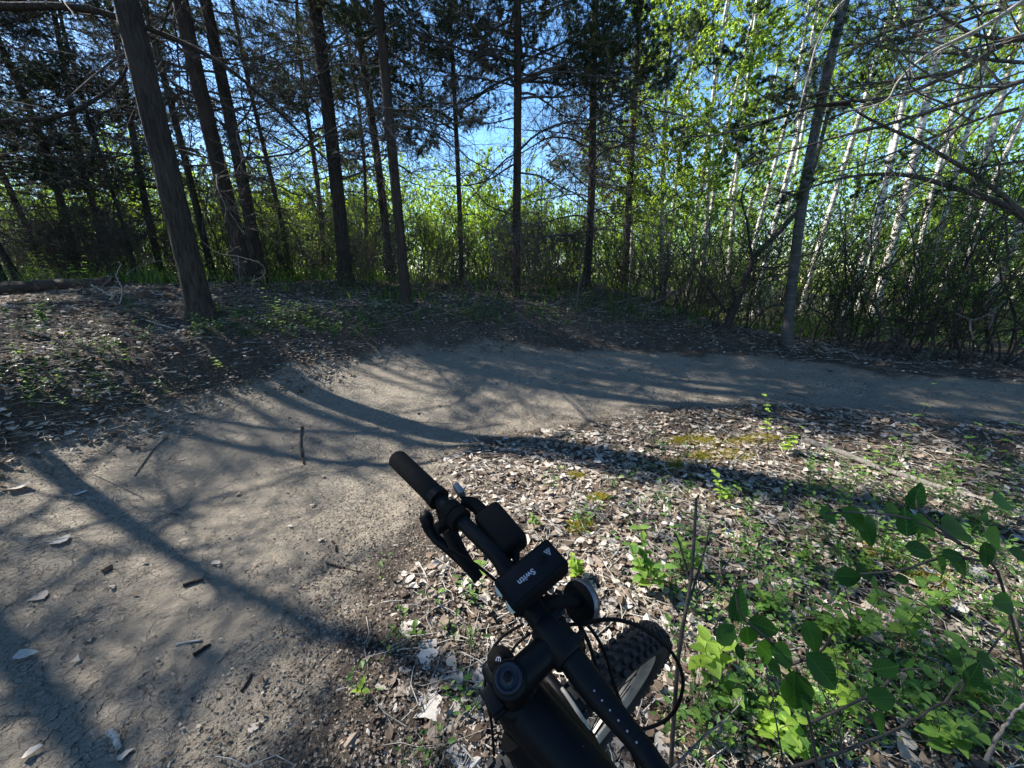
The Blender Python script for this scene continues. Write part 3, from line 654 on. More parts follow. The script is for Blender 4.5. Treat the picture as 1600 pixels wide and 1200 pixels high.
# ------------------------------------------------------------------ thicket shrubs
def shrub_mesh(seed, stems=6, H=3.2, leaves=2600, lean=(.12, 0), rad=.022, size=(.022, .04), gn=.2):
    rg = np.random.default_rng(400 + seed); k = stems; n = 16
    P = np.zeros((k, n, 3)); P[:, 0] = np.c_[rg.normal(0, .12, (k, 2)), np.full(k, -.08)]
    a = rg.uniform(0, 6.28, k); d = unit(np.stack([np.cos(a) * .35 + lean[0], np.sin(a) * .35 + lean[1], np.ones(k)], 1)); hh = H * rg.uniform(.6, 1.1, k)
    for i in range(1, n):
        d = unit(d + rg.normal(size=(k, 3)) * gn + np.array([lean[0] * .3, 0, .10])); P[:, i] = P[:, i - 1] + d * (hh / (n - 1))[:, None]
    R = (rg.uniform(.5, 1, k) * rad)[:, None] * np.linspace(1, .3, n)[None]
    mb = MB(); tubes(mb, P, R, 5)
    P1, R1 = grow(P, R, 9, 9, .42, .8, .22, .05, 1, .15, .6, rg=rg); tubes(mb, P1, R1, 4)
    P2, R2 = grow(P1, R1, 5, 6, .5, .9, .24, .03, 1, .1, .55, rg=rg); tubes(mb, P2, np.maximum(R2, .0016), 3)
    P3, R3 = grow(P2, R2, 2, 4, .5, .8, .2, .05, 1, .1, .6, rg=rg); tubes(mb, P3, np.maximum(R3, .0011), 3)
    f = MB()
    if leaves:
        pos, dr = along(P3, leaves, rg, .2); ax = unit(rnd3(leaves, rg) + dr * .5)
        cards(f, pos, ax, unit(rnd3(leaves, rg) * .8 + [0, 0, .7]), rg.uniform(*size, leaves), rg.uniform(size[0] * .55, size[1] * .6, leaves), rg.random(leaves))
    return mb, f
SHR = []
for s in range(6):
    a, b = shrub_mesh(s, 6, 3.4, 2600, (.16, 0)); SHR.append((a.mesh('stems', M['shrub']), b.mesh('leaves', M['shrubleaf'], False)))
BSH = []
for s in range(4):
    a, b = shrub_mesh(20 + s, 6, 4.6, 7500, (.0, 0), .03, (.05, .10), .12); BSH.append((a.mesh('stems', M['shrub']), b.mesh('leaves', M['brightleaf'], False)))
BS2 = [(a, obj_me) for a, obj_me in BSH]
for i, (a, b) in enumerate(BSH[:3]):
    m2 = b.copy(); m2.materials.clear(); m2.materials.append(M['birchleaf']); BS2.append((a, m2))
def shrub(protos, i, base, rz, sc, label, group, name='thicket_shrub', cat='shrub', tilt=0):
    t = thing(name, label, cat, base, (0, tilt, rz), sc, group)
    a, f = protos[i % len(protos)]; obj('stems', a, t)
    if f: obj('leaves', f, t)['kind'] = 'stuff'
    return t
rg = np.random.default_rng(77)
SP = [  # u, v(base), t, scale: shrubs along the outer edge of the trail, from the middle to the right
    (1010, 520, 7.4, .75), (1065, 525, 7.0, .8), (1120, 540, 6.6, .9), (1165, 545, 6.9, .95), (1265, 560, 6.3, .9), (1310, 565, 6.0, .9), (1355, 575, 5.8, 1.0), (1400, 580, 5.6, .95), (1450, 590, 5.2, .95),
    (1500, 600, 5.0, 1.0), (1560, 605, 4.9, 1.0), (1620, 610, 5.1, 1.1), (1690, 600, 5.2, 1.1), (1290, 540, 7.2, 1.0), (1340, 540, 7.0, 1.1), (1390, 545, 6.8, 1.1), (1440, 545, 6.6, 1.1), (1490, 550, 6.4, 1.1), (1545, 550, 6.2, 1.15),
    (1600, 550, 6.4, 1.2), (1190, 500, 8.2, 1.0), (1230, 500, 8.4, 1.0), (1090, 490, 8.6, .9), (1035, 480, 9.0, .85), (1140, 480, 9.2, 1.0)]
for i, (u, v, t, s) in enumerate(SP):
    shrub(SHR, i, gb(u, v, t), rg.uniform(-.9, .9), s * rg.uniform(.78, .95), 'dark crooked many-stemmed shrub with small leaves in the thicket edging the trail', 'shrubs of the thicket right of the bend')
for i in range(26):
    u = rg.uniform(1000, 1900); t = rg.uniform(7.5, 12)
    shrub(SHR, i, gb(u, 480, t), rg.uniform(-.9, .9), rg.uniform(.75, 1.0), 'dark crooked shrub with small leaves deep in the thicket behind its front row', 'shrubs deeper in the thicket')
for i in range(54):   # middle and left, low and thin, behind the cedars
    u = rg.uniform(-150, 1000); t = rg.uniform(8.3, 12.5)
    shrub(SHR, i, gb(u, 450, t), rg.uniform(-3, 3), rg.uniform(.45, .95), 'low twiggy shrub with sparse leaves among the cedar trunks', 'low twiggy shrubs among the cedars')
for i in range(40):   # knee-high green growth behind the trunks
    u = rg.uniform(-200, 1050); t = rg.uniform(9.5, 14)
    shrub(SHR, i, gb(u, 450, t), rg.uniform(-3, 3), (rg.uniform(.28, .5) if u > 260 else rg.uniform(.7, 1.1)), 'small bushy growth in the dim background beyond the cedar trunks', 'small bushes in the dim background', 'low_bush', 'bush')
# sunlit bushes and young trees that close the view
for i in range(64):
    u = rg.uniform(-500, 2100); t = rg.uniform(13, 24)
    if i < 22: u = rg.uniform(250, 900); t = rg.uniform(13, 19)
    left = u < 950
    shrub(BS2, i, gb(u, 440, t), rg.uniform(0, 6.28), rg.uniform(.75, 1.15) * (1.0 if left else 1.25) * t / 17, 'sunlit yellow-green bush closing the view beyond the dark trunks' if left else 'sunlit green young tree closing the view beyond the thicket',
          'sunlit bushes beyond the cedars' if left else 'sunlit young trees beyond the thicket', 'bush' if left else 'young_tree', 'bush' if left else 'tree')
DEADP = []
for a in DEAD:
    b = a.copy(); b.materials.clear(); b.materials.append(M['greywood']); DEADP.append(b)
BARE = []
for s_ in range(4):
    a, b = shrub_mesh(40 + s_, 7, 2.2, 0, (.0, 0), .009, gn=.16); BARE.append((a.mesh('stems', M['twig' if s_ % 2 else 'shrub']), None))
for i in range(84):
    u = rg.uniform(-60, 1150); t = rg.uniform(6.9, 9.5) if u > 500 else rg.uniform(7.6, 10)
    shrub(BARE, i, gb(u, 450, t), rg.uniform(-3, 3), rg.uniform(.45, 1.15), 'leafless twiggy bush among the cedar trunks just beyond the bank', 'leafless bushes among the cedars', 'low_bush', 'bush')
for i in range(26):
    u = rg.uniform(0, 1000) if i < 18 else rg.uniform(1250, 1600); v = rg.uniform(455, 505) if i < 18 else rg.uniform(572, 600); t = rg.uniform(5.6, 8) if i < 18 else rg.uniform(4.9, 5.8)
    k = i % 7; b_ = gb(u, v, t); o = obj('dead_branch', (DEADP if i % 3 else DEAD)[k], None, b_ + [0, 0, .04], (rg.uniform(0, 6), rg.uniform(-.12, .1), rg.uniform(0, 6.28)), rg.uniform(.25, .5))
    tagp(o, 'small dead twiggy branch lying on the leaves under the cedars' if i < 18 else 'small dead twiggy branch lying at the foot of the thicket', 'dead branch', 'dead branches under the cedars' if i < 18 else 'dead branches at the foot of the thicket')
# crooked dark trunk leaning right, beside the aspen
KT = thing('crooked_tree', 'dark crooked trunk kinked to the right, left of the grey aspen at the trail edge', 'tree', gb(1128, 545, 6.6))
_o = np.array(KT.location)
def loc_at(l): return [at(*p) - _o for p in l]
limb(KT, loc_at([(1128, 560, 6.6), (1140, 500, 6.6), (1160, 450, 6.65), (1172, 415, 6.7), (1180, 400, 6.7), (1215, 365, 6.75), (1250, 320, 6.9), (1275, 250, 7.1), (1300, 150, 7.3)]), .07, .03, 'shrub', 12, twigs=26, seed=8, name='trunk')
limb(KT, loc_at([(1142, 495, 6.6), (1100, 440, 6.4), (1075, 400, 6.4), (1050, 380, 6.3)]), .022, .006, 'shrub', 6, twigs=16, seed=9, name='branch')
limb(KT, loc_at([(1175, 412, 6.7), (1168, 350, 6.6), (1160, 300, 6.6), (1200, 240, 6.5)]), .026, .008, 'shrub', 6, twigs=16, seed=10, name='branch')
# pale and dark dead boughs that hang in at the right (part of the cedar outside the edge)
_o = np.array(RT.location)
limb(RT, loc_at([(1720, 470, 3.5), (1600, 340, 3.6), (1480, 290, 3.6), (1390, 272, 3.7), (1290, 285, 3.9), (1180, 330, 4.2)]), .034, .005, 'twig', 8, twigs=30, seed=11, name='branch')
limb(RT, loc_at([(1700, 420, 3.6), (1560, 300, 3.5), (1450, 230, 3.5), (1340, 175, 3.6), (1290, 120, 3.8)]), .024, .005, 'twig', 7, twigs=24, seed=12, name='branch')
limb(RT, loc_at([(1680, -60, 2.6), (1600, 0, 2.6), (1530, 45, 2.6), (1450, 85, 2.7), (1405, 125, 2.8), (1380, 160, 2.9), (1310, 175, 3.1)]), .016, .004, 'deadwood', 7, twigs=9, seed=13, name='branch')
limb(RT, loc_at([(1420, -60, 2.9), (1320, 0, 2.9), (1280, 60, 3.0), (1262, 120, 3.0), (1245, 180, 3.1), (1215, 215, 3.2)]), .009, .003, 'deadwood', 5, twigs=6, seed=14, name='branch')
limb(RT, loc_at([(1700, 110, 3.0), (1600, 60, 3.0), (1500, 110, 3.1), (1400, 150, 3.3), (1280, 165, 3.6), (1150, 205, 4.0), (1060, 215, 4.4)]), .022, .006, 'twig', 7, twigs=12, seed=15, name='bough')
for k, (u, v, tt, az, tl, s) in enumerate([(1600, 60, 3.0, 2.9, .0, 1.1), (1500, 110, 3.1, 2.8, -.1, 1.0), (1420, 145, 3.25, 2.75, -.05, .95), (1330, 160, 3.5, 2.7, .0, .9), (1230, 180, 3.8, 2.75, -.05, .8), (1480, 20, 3.2, 2.9, .05, 1.1), (1590, 170, 3.0, 2.95, -.1, 1.0), (1620, 250, 3.2, 2.9, 0, .9), (1330, -20, 3.6, 2.9, 0, 1.0)]):
    b, f = LIVEF[k % 3]; p = at(u, v, tt) - _o
    o = obj('bough', b, RT, p, (.5 * k, -tl, az), s * .66); obj('needles', f, o)['kind'] = 'stuff'

# ------------------------------------------------------------------ logs, dead limbs, sticks
def log_along(name, label, p0, p1, d, mat, cat='log', sag=.02, sides=12, stubs=0, group=None, seed=0, wob=.01, taper=.7, lift=.35):
    rg = np.random.default_rng(seed + 500); n = 26
    P = lin(p0, p1, n); P[:, :2] += np.cumsum(rg.normal(0, wob, (n, 2)), 0)
    P[:, 2] = height(P[:, 0], P[:, 1]) * .4 + P[:, 2] * .6 + d * lift
    c = P.mean(0); R = d / 2 * np.linspace(1, taper, n) * (1 + .06 * rg.normal(size=n))
    rm = 1 + .07 * rg.normal(size=(n, sides))
    mb = MB(); tubes(mb, P - c, R, sides, cap=True, rmod=rm[None])
    t = obj(name, mb.mesh(name, M[mat]), None, c); tagp(t, label, cat, group)
    if stubs:
        mb = MB(); P1, R1 = grow((P - c)[None], R[None], stubs, 7, .14, 1.1, .2, .05, 1, .05, .22, rg=rg); tubes(mb, P1, R1, 4)
        P2, R2 = grow(P1, R1, 3, 5, .5, .9, .25, .03, 1, .1, .5, rg=rg); tubes(mb, P2, R2, 3); obj('side_twigs', mb.mesh('side_twigs', M[mat]), t)['kind'] = 'stuff'
    return t
log_along('fallen_log', 'long dark rotting log lying on the leafy bank at the left edge', gb(-160, 460, 6.2), gb(185, 462, 6.4), .26, 'cedar', lift=.3)
log_along('fallen_log', 'short dark piece of branch lying on dead leaves below the long rotting log', gb(30, 520, 4.9), gb(160, 522, 5.0), .07, 'cedar')
log_along('fallen_log', 'grey weathered log lying on the leafy mound behind the lit sapling', ground(1255, 692), ground(1640, 830), .05, 'greywood', wob=.004, lift=.4)
log_along('fallen_log', 'stubby grey log piece lying on the mound below the weathered log', ground(1342, 768), ground(1374, 808), .05, 'greywood', wob=.002, lift=.4)
def freelimb(name, label, pts, r0, r1, mat, cat, twigs=0, seed=0, group=None, wob=.004):
    o = np.array(pts[0]); P = [np.array(p) - o for p in pts]
    t = limb(None, P, r0, r1, mat, 7, 36, twigs, wob, seed, name); t.location = o; return tagp(t, label, cat, group)
def gl(lst): return [ground(u, v) + [0, 0, h] for u, v, h in lst]
_q = lambda l: [at(*p) for p in l]
freelimb('dead_branch', 'pale crooked dead branch with a sharp kink, left of the furrowed trunk', _q([(228, 512, 5.0), (200, 500, 5.05), (182, 488, 5.1), (172, 472, 5.2), (176, 462, 5.25), (160, 455, 5.3), (140, 445, 5.4)]), .024, .008, 'deadwood', 'dead branch', 6, 21, wob=.012)
freelimb('dead_branch', 'thin pale forked twig rising beside the crooked dead branch', _q([(178, 488, 5.1), (188, 470, 5.15), (190, 450, 5.2), (182, 432, 5.3), (188, 410, 5.4)]), .009, .003, 'deadwood', 'dead branch', 8, 22, wob=.008)
freelimb('dead_branch', 'thin arching dead twig reaching right to the furrowed trunk above the kinked branch', _q([(195, 430, 5.4), (215, 418, 5.4), (245, 408, 5.4), (270, 406, 5.3)]), .0060, .002, 'greywood', 'dead branch', 9, 23, wob=.008)
freelimb('dead_branch', 'pale thin twig lying on leaves, pointing at the base of the furrowed trunk', _q([(228, 500, 4.7), (250, 507, 4.7), (290, 518, 4.7)]), .008, .004, 'deadwood', 'dead branch', 3, 24)
freelimb('dead_branch', 'long drooping hooked dead twig hanging in front of the close pair of trunks', _q([(310, 372, 5.0), (340, 395, 5.0), (370, 400, 5.0), (402, 410, 5.0), (415, 422, 5.0), (408, 434, 5.0), (395, 440, 5.0)]), .0040, .002, 'greywood', 'dead branch', 9, 25, wob=.008)
for k, (a, b, c) in enumerate([((330, 465, 5.3), (355, 448, 5.4), (382, 433, 5.6)), ((355, 478, 5.5), (370, 465, 5.6), (386, 450, 5.7)), ((398, 430, 5.9), (392, 460, 5.8), (402, 478, 5.6)), ((372, 400, 5.6), (374, 430, 5.5), (378, 462, 5.4)), ((300, 500, 4.9), (325, 503, 4.95), (352, 512, 5.0))]):
    freelimb('dead_branch', ['slanting pale dead twig leaning in front of the close pair of trunks', 'short pale dead twig under the slanting one', 'upright dead twig at the foot of the rear trunk of the pair',
             'thin dead stem hanging straight down before the front trunk of the pair', 'thin twig on the ground right of the furrowed trunk'][k], _q([a, b, c]), .0050, .002, 'greywood', 'dead branch', 12, 30 + k, 'pale dead twigs around the close pair of trunks')
for k, (l, lab) in enumerate([([(925, 492, 7.2), (990, 482, 7.0), (1050, 460, 6.8), (1090, 430, 6.8)], 'dark fallen bough curving up from the far edge, below the drooping cedar'),
                              ([(910, 495, 7.2), (960, 475, 7.0), (1010, 462, 6.8)], 'shorter dark fallen bough above the curving one'), ([(896, 512, 6.8), (905, 440, 6.8), (912, 380, 6.9)], 'thin upright pole standing on the far edge before the drooping cedar')]):
    freelimb('fallen_bough', lab, _q(l), .022, .006, 'twig', 'branch', 18, 40 + k)
for k, (l, lab) in enumerate([([(1350, 566, 5.6), (1440, 570, 5.3), (1500, 558, 5.4)], 'pale fallen stick lying low in the thicket edge, upper one'), ([(1480, 585, 4.9), (1540, 596, 4.9)], 'pale fallen stick at the thicket edge near the right side'),
                              ([(1480, 600, 4.8), (1530, 612, 4.75)], 'pale fallen stick just above the trail near the right side'), ([(1380, 560, 5.5), (1480, 572, 5.3), (1600, 580, 5.0)], 'long dark fallen bough along the foot of the thicket'),
                              ([(1495, 490, 3.6), (1520, 500, 3.6), (1545, 490, 3.6), (1570, 470, 3.7)], 'pale dead twig hanging in front of the thicket at right'), ([(1516, 498, 3.6), (1517, 515, 3.6), (1522, 530, 3.6)], 'short pale twig end hanging below the other at right'),
                              ([(1555, 480, 3.7), (1550, 500, 3.7), (1545, 515, 3.7)], 'pale twig hanging at the far right of the thicket')]):
    freelimb('fallen_stick', lab, _q(l), .013 if k < 4 else .008, .005, 'deadwood' if k in (0, 1, 2) else 'twig', 'stick', 5 if k < 4 else 0, 50 + k)
STK = [([(472, 668), (470, 695), (475, 727)], .022, 'cedar', 'flat splintered grey stick lying upright in view on the sunlit clay'), ([(262, 684), (240, 705), (210, 745)], .013, 'twig', 'dark twig with a pale peeled end on the shaded clay at left'),
       ([(510, 884), (540, 890), (566, 898)], .011, 'cedar', 'brown stick lying beside the shadow left of the grip'), ([(287, 918), (318, 911)], .018, 'cedar', 'dark bark chip next to a white crumb'), ([(276, 1010), (316, 1004)], .012, 'deadwood', 'pale knobbly stick on the clay'),
       ([(304, 1030), (328, 1012)], .018, 'cedar', 'dark bark strip right of the pale knobbly stick'), ([(500, 1040), (545, 1000), (500, 960)][:2], .006, 'twig', 'thin curved twig at the trail edge'), ([(378, 1084), (395, 1060)], .012, 'cedar', 'small forked bark piece on the clay'),
       ([(176, 1150), (186, 1172)], .022, 'deadwood', 'stubby pale wood knot near the bottom edge'), ([(690, 905), (704, 880), (715, 862)], .022, 'deadwood', 'curved grey stick standing under the brake lever'), ([(955, 792), (990, 795), (1025, 793)], .014, 'twig', 'dark stick on the sunlit leaves of the mound'),
       ([(1035, 688), (1052, 692), (1058, 705)], .012, 'deadwood', 'pale bent twig at the top of the mound beside yellow moss'), ([(640, 660), (720, 664)], .006, 'twig', 'thin twig lying across the far clay'), ([(520, 850), (526, 866)], .014, 'cedar', 'short upright splinter on sunlit clay'),
       ([(490, 1050), (500, 1010), (498, 985)], .005, 'twig', 'long thin straw at the trail edge'), ([(780, 822), (800, 808)], .010, 'deadwood', 'brown twig behind the shifter'), ([(1230, 605 + 10), (1262, 622)], .012, 'twig', 'dark twig on the far clay before the grey aspen'),
       ([(225, 780), (150, 745)], .006, 'twig', 'thin pale straw on the shaded clay'), ([(590, 545), (600, 560)], .01, 'twig', 'small dark stick at the foot of the far bank')]
for k, (l, d, m_, lab) in enumerate(STK):
    P = [ground(u, v) + [0, 0, d * .45] for u, v in l]
    if len(P) == 2: P = [P[0], (P[0] + P[1]) / 2 + [0.003, .004, 0], P[1]]
    freelimb('fallen_stick', lab, P, d / 2, d * .3, m_, 'stick', 0, 70 + k, 'sticks and bark chips on the trail', wob=d * .12)

# ------------------------------------------------------------------ green plants
PL_OUT = [(0, 0), (.25, .12), (.36, .35), (.30, .62), (.13, .88), (0, 1), (-.13, .88), (-.30, .62), (-.36, .35), (-.25, .12)]
def plant_leaf(seed, wdt=1.0, mat='plant', tint=.5, cup=.25, bend=.25):
    rg = np.random.default_rng(seed + 700)
    o = np.array(PL_OUT) * [wdt, 1]; mid = np.array([(0, .2), (0, .45), (0, .75)])
    P = np.vstack([o, mid]); z = cup * np.abs(P[:, 0]) * 1.2 - bend * P[:, 1] ** 2 + rg.uniform(-.012, .012, len(P))
    T = [(0, 1, 10), (0, 10, 9), (1, 2, 10), (9, 10, 8), (10, 2, 11), (10, 11, 8), (2, 3, 11), (8, 11, 7), (11, 3, 12), (11, 12, 7), (3, 4, 12), (7, 12, 6), (4, 5, 12), (6, 12, 5)]
    mb = MB(); mb.add(np.c_[P, z], T=T, a=tint); return mb
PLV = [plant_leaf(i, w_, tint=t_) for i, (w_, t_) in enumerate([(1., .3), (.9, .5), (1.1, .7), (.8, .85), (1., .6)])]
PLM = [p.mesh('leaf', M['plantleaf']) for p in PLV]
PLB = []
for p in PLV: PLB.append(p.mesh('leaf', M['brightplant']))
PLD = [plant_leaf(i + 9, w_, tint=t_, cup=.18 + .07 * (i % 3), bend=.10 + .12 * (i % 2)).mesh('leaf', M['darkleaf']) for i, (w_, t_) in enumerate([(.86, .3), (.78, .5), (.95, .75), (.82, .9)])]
def frame(axis, nrm):
    y = Vector(axis).normalized(); z = Vector(nrm); z = (z - y * z.dot(y)).normalized(); x = y.cross(z)
    return Matrix((x, y, z)).transposed()
def leafp(par, meshes, i, pos, axis, nrm, s):
    m = frame(axis, nrm).to_4x4(); m.translation = Vector(pos); m = m @ Matrix.Scale(s, 4)
    o = bpy.data.objects.new('leaf', meshes[i % len(meshes)]); COL.objects.link(o); o.parent = par; o.matrix_basis = m; return o
def seedling(base, h, nodes, ls, label, group, seed, meshes=PLM, lean=(0, 0), stem_mat='shrub', stems=1, name='seedling', cat='seedling', start=.25, rst=.0022):
    rg = np.random.default_rng(seed + 800); t = thing(name, label, cat, base, group=group)
    for s in range(stems):
        n = 12; tt = np.linspace(0, 1, n); a = rg.uniform(0, 6.28); sp = .35 if stems > 1 else .06
        hh = h * rg.uniform(.6, 1) if s else h
        P = np.stack([lean[0] * tt * hh + math.cos(a) * sp * hh * tt ** 1.3 + .02 * hh * np.sin(tt * 9 + a), lean[1] * tt * hh + math.sin(a) * sp * hh * tt ** 1.3, hh * tt], 1)
        mb = MB(); tubes(mb, P, np.linspace(rst, rst * .4, n), 5); obj('stem', mb.mesh('stem', M[stem_mat]), t)
        for k in range(nodes):
            f = start + (1 - start) * (k + 1) / nodes; p = P[min(int(f * (n - 1)), n - 1)]; az = k * PI / 2 + rg.uniform(-.3, .3)
            for q in (0, PI):
                d = (math.cos(az + q), math.sin(az + q), rg.uniform(.1, .6)); leafp(t, meshes, rg.integers(9), p, d, (rg.normal(0, .2), rg.normal(0, .2), 1), ls * rg.uniform(.6, 1.15) * (1.15 - .45 * f))
    return t
# the saplings one can tell apart
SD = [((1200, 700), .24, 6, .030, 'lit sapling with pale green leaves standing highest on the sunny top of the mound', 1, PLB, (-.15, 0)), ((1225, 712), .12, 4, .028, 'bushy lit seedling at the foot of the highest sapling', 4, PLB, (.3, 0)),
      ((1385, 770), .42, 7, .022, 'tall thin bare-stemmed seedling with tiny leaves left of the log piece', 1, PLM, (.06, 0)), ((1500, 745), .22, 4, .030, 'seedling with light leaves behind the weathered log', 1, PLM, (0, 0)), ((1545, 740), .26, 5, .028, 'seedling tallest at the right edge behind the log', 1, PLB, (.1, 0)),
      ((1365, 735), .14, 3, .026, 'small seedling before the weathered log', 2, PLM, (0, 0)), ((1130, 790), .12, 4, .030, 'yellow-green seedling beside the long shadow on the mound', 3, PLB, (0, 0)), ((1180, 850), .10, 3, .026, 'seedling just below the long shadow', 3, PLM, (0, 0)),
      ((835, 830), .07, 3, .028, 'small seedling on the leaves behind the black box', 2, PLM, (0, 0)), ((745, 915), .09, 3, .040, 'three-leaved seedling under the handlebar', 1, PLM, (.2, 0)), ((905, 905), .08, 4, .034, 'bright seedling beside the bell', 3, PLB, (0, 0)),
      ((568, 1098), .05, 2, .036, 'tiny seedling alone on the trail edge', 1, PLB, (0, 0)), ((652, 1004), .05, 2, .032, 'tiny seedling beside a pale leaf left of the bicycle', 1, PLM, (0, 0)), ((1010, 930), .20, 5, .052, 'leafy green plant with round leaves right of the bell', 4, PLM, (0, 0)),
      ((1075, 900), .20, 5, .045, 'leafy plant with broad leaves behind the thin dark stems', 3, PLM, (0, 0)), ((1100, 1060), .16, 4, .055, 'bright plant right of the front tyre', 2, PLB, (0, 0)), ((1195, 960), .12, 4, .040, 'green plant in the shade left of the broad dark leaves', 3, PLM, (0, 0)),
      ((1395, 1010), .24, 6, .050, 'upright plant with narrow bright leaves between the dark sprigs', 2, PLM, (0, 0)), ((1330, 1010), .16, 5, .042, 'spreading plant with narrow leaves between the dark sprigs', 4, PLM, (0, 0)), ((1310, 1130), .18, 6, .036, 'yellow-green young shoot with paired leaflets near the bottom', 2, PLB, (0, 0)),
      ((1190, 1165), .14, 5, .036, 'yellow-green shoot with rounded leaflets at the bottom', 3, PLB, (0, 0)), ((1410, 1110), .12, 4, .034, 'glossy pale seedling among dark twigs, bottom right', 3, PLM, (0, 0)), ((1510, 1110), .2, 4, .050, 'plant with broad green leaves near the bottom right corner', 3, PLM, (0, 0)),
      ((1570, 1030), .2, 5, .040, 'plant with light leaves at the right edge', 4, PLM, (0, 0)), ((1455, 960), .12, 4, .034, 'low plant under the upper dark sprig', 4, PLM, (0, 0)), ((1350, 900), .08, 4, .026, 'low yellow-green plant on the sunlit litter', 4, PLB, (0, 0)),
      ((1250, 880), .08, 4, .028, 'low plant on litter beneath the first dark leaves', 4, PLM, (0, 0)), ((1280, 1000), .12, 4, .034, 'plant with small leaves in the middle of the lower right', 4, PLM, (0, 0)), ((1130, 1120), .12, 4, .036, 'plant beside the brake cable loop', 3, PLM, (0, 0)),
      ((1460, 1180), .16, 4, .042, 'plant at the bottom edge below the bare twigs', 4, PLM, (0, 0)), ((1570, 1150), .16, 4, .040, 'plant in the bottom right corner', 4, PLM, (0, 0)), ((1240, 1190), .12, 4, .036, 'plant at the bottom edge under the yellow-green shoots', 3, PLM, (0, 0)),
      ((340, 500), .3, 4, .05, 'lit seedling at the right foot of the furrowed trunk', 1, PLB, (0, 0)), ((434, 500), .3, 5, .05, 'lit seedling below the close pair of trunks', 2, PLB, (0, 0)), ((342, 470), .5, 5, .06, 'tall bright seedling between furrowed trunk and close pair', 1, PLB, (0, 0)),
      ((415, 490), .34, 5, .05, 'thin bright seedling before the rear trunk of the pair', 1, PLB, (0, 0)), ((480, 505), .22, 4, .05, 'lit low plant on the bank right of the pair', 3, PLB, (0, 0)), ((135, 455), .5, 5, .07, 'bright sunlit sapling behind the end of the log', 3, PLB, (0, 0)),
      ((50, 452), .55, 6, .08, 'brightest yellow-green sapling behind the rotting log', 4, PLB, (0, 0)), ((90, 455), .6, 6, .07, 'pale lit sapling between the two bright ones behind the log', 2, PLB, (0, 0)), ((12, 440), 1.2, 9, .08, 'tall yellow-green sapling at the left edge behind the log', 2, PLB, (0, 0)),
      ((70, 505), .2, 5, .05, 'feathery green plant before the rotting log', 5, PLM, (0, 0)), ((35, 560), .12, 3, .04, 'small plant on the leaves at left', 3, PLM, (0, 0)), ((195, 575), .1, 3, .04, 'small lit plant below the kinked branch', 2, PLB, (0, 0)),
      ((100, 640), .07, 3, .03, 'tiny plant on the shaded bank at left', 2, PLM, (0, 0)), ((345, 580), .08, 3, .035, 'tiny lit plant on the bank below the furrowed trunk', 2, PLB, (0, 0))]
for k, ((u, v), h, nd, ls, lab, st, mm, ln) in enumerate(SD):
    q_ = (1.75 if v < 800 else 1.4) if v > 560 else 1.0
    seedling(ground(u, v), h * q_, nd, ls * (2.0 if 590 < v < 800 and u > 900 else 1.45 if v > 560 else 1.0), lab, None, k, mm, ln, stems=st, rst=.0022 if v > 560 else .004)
# two thin dark stems by the front wheel
TS = thing('bare_sapling', 'thin dark forked sapling stems rising between the tyre and the leafy plants', 'sapling', ground(1050, 1190))
_o = np.array(TS.location)
limb(TS, loc_at([(1048, 1200, 1.15), (1058, 1050, 1.1), (1066, 985, 1.1), (1080, 900, 1.12), (1087, 800, 1.15), (1088, 778, 1.16)]), .0065, .0035, 'shrub', 6, name='stem')
limb(TS, loc_at([(1070, 960, 1.1), (1098, 870, 1.15), (1110, 815, 1.2)]), .0045, .002, 'shrub', 5, name='stem')
limb(TS, loc_at([(1078, 910, 1.12), (1062, 850, 1.15), (1052, 830, 1.15)]), .004, .002, 'shrub', 5, name='stem')
limb(TS, loc_at([(1090, 930, 1.1), (1120, 905, 1.15), (1148, 860, 1.2)]), .003, .0015, 'shrub', 5, name='stem')
# dark leafy sprigs close to the camera
def sprig(label, basep, stems, leaves, seed, sc=1.0):
    rg = np.random.default_rng(seed); t = thing('leafy_branch', label, 'branch', basep); o = np.array(basep)
    for pts in stems: 
        P = [at(*p) - o for p in pts]; mb = MB(); Q = spline(P, 24); tubes(mb, Q, np.linspace(.0030, .0012, len(Q)), 6, cap=True); obj('stem', mb.mesh('stem', M['shrub']), t)
    rt = np.array([1., 0, 0])
    for k, (u, v, ln, ang, dep) in enumerate(leaves):
        a = math.radians(ang); d2 = rt * math.cos(a) + _up * math.sin(a); dd = unit(d2 + _fw * rg.uniform(-.35, .35))
        L = ln / FPX * dep * 1.12; c = at(u, v, dep) - dd * L * .5
        n_ = -_fw + rt * rg.uniform(-.45, .45) + _up * rg.uniform(.2, .9)
        leafp(t, PLD, rg.integers(9), c - o, dd, n_, L)
    return t
Z6 = lambda l, dep: [(1100 + x / 2.728, 740 + y / 2.728, n / 2.728, -a, dep + .012 * ((i * 7) % 5)) for i, (x, y, n, a) in enumerate(l)]
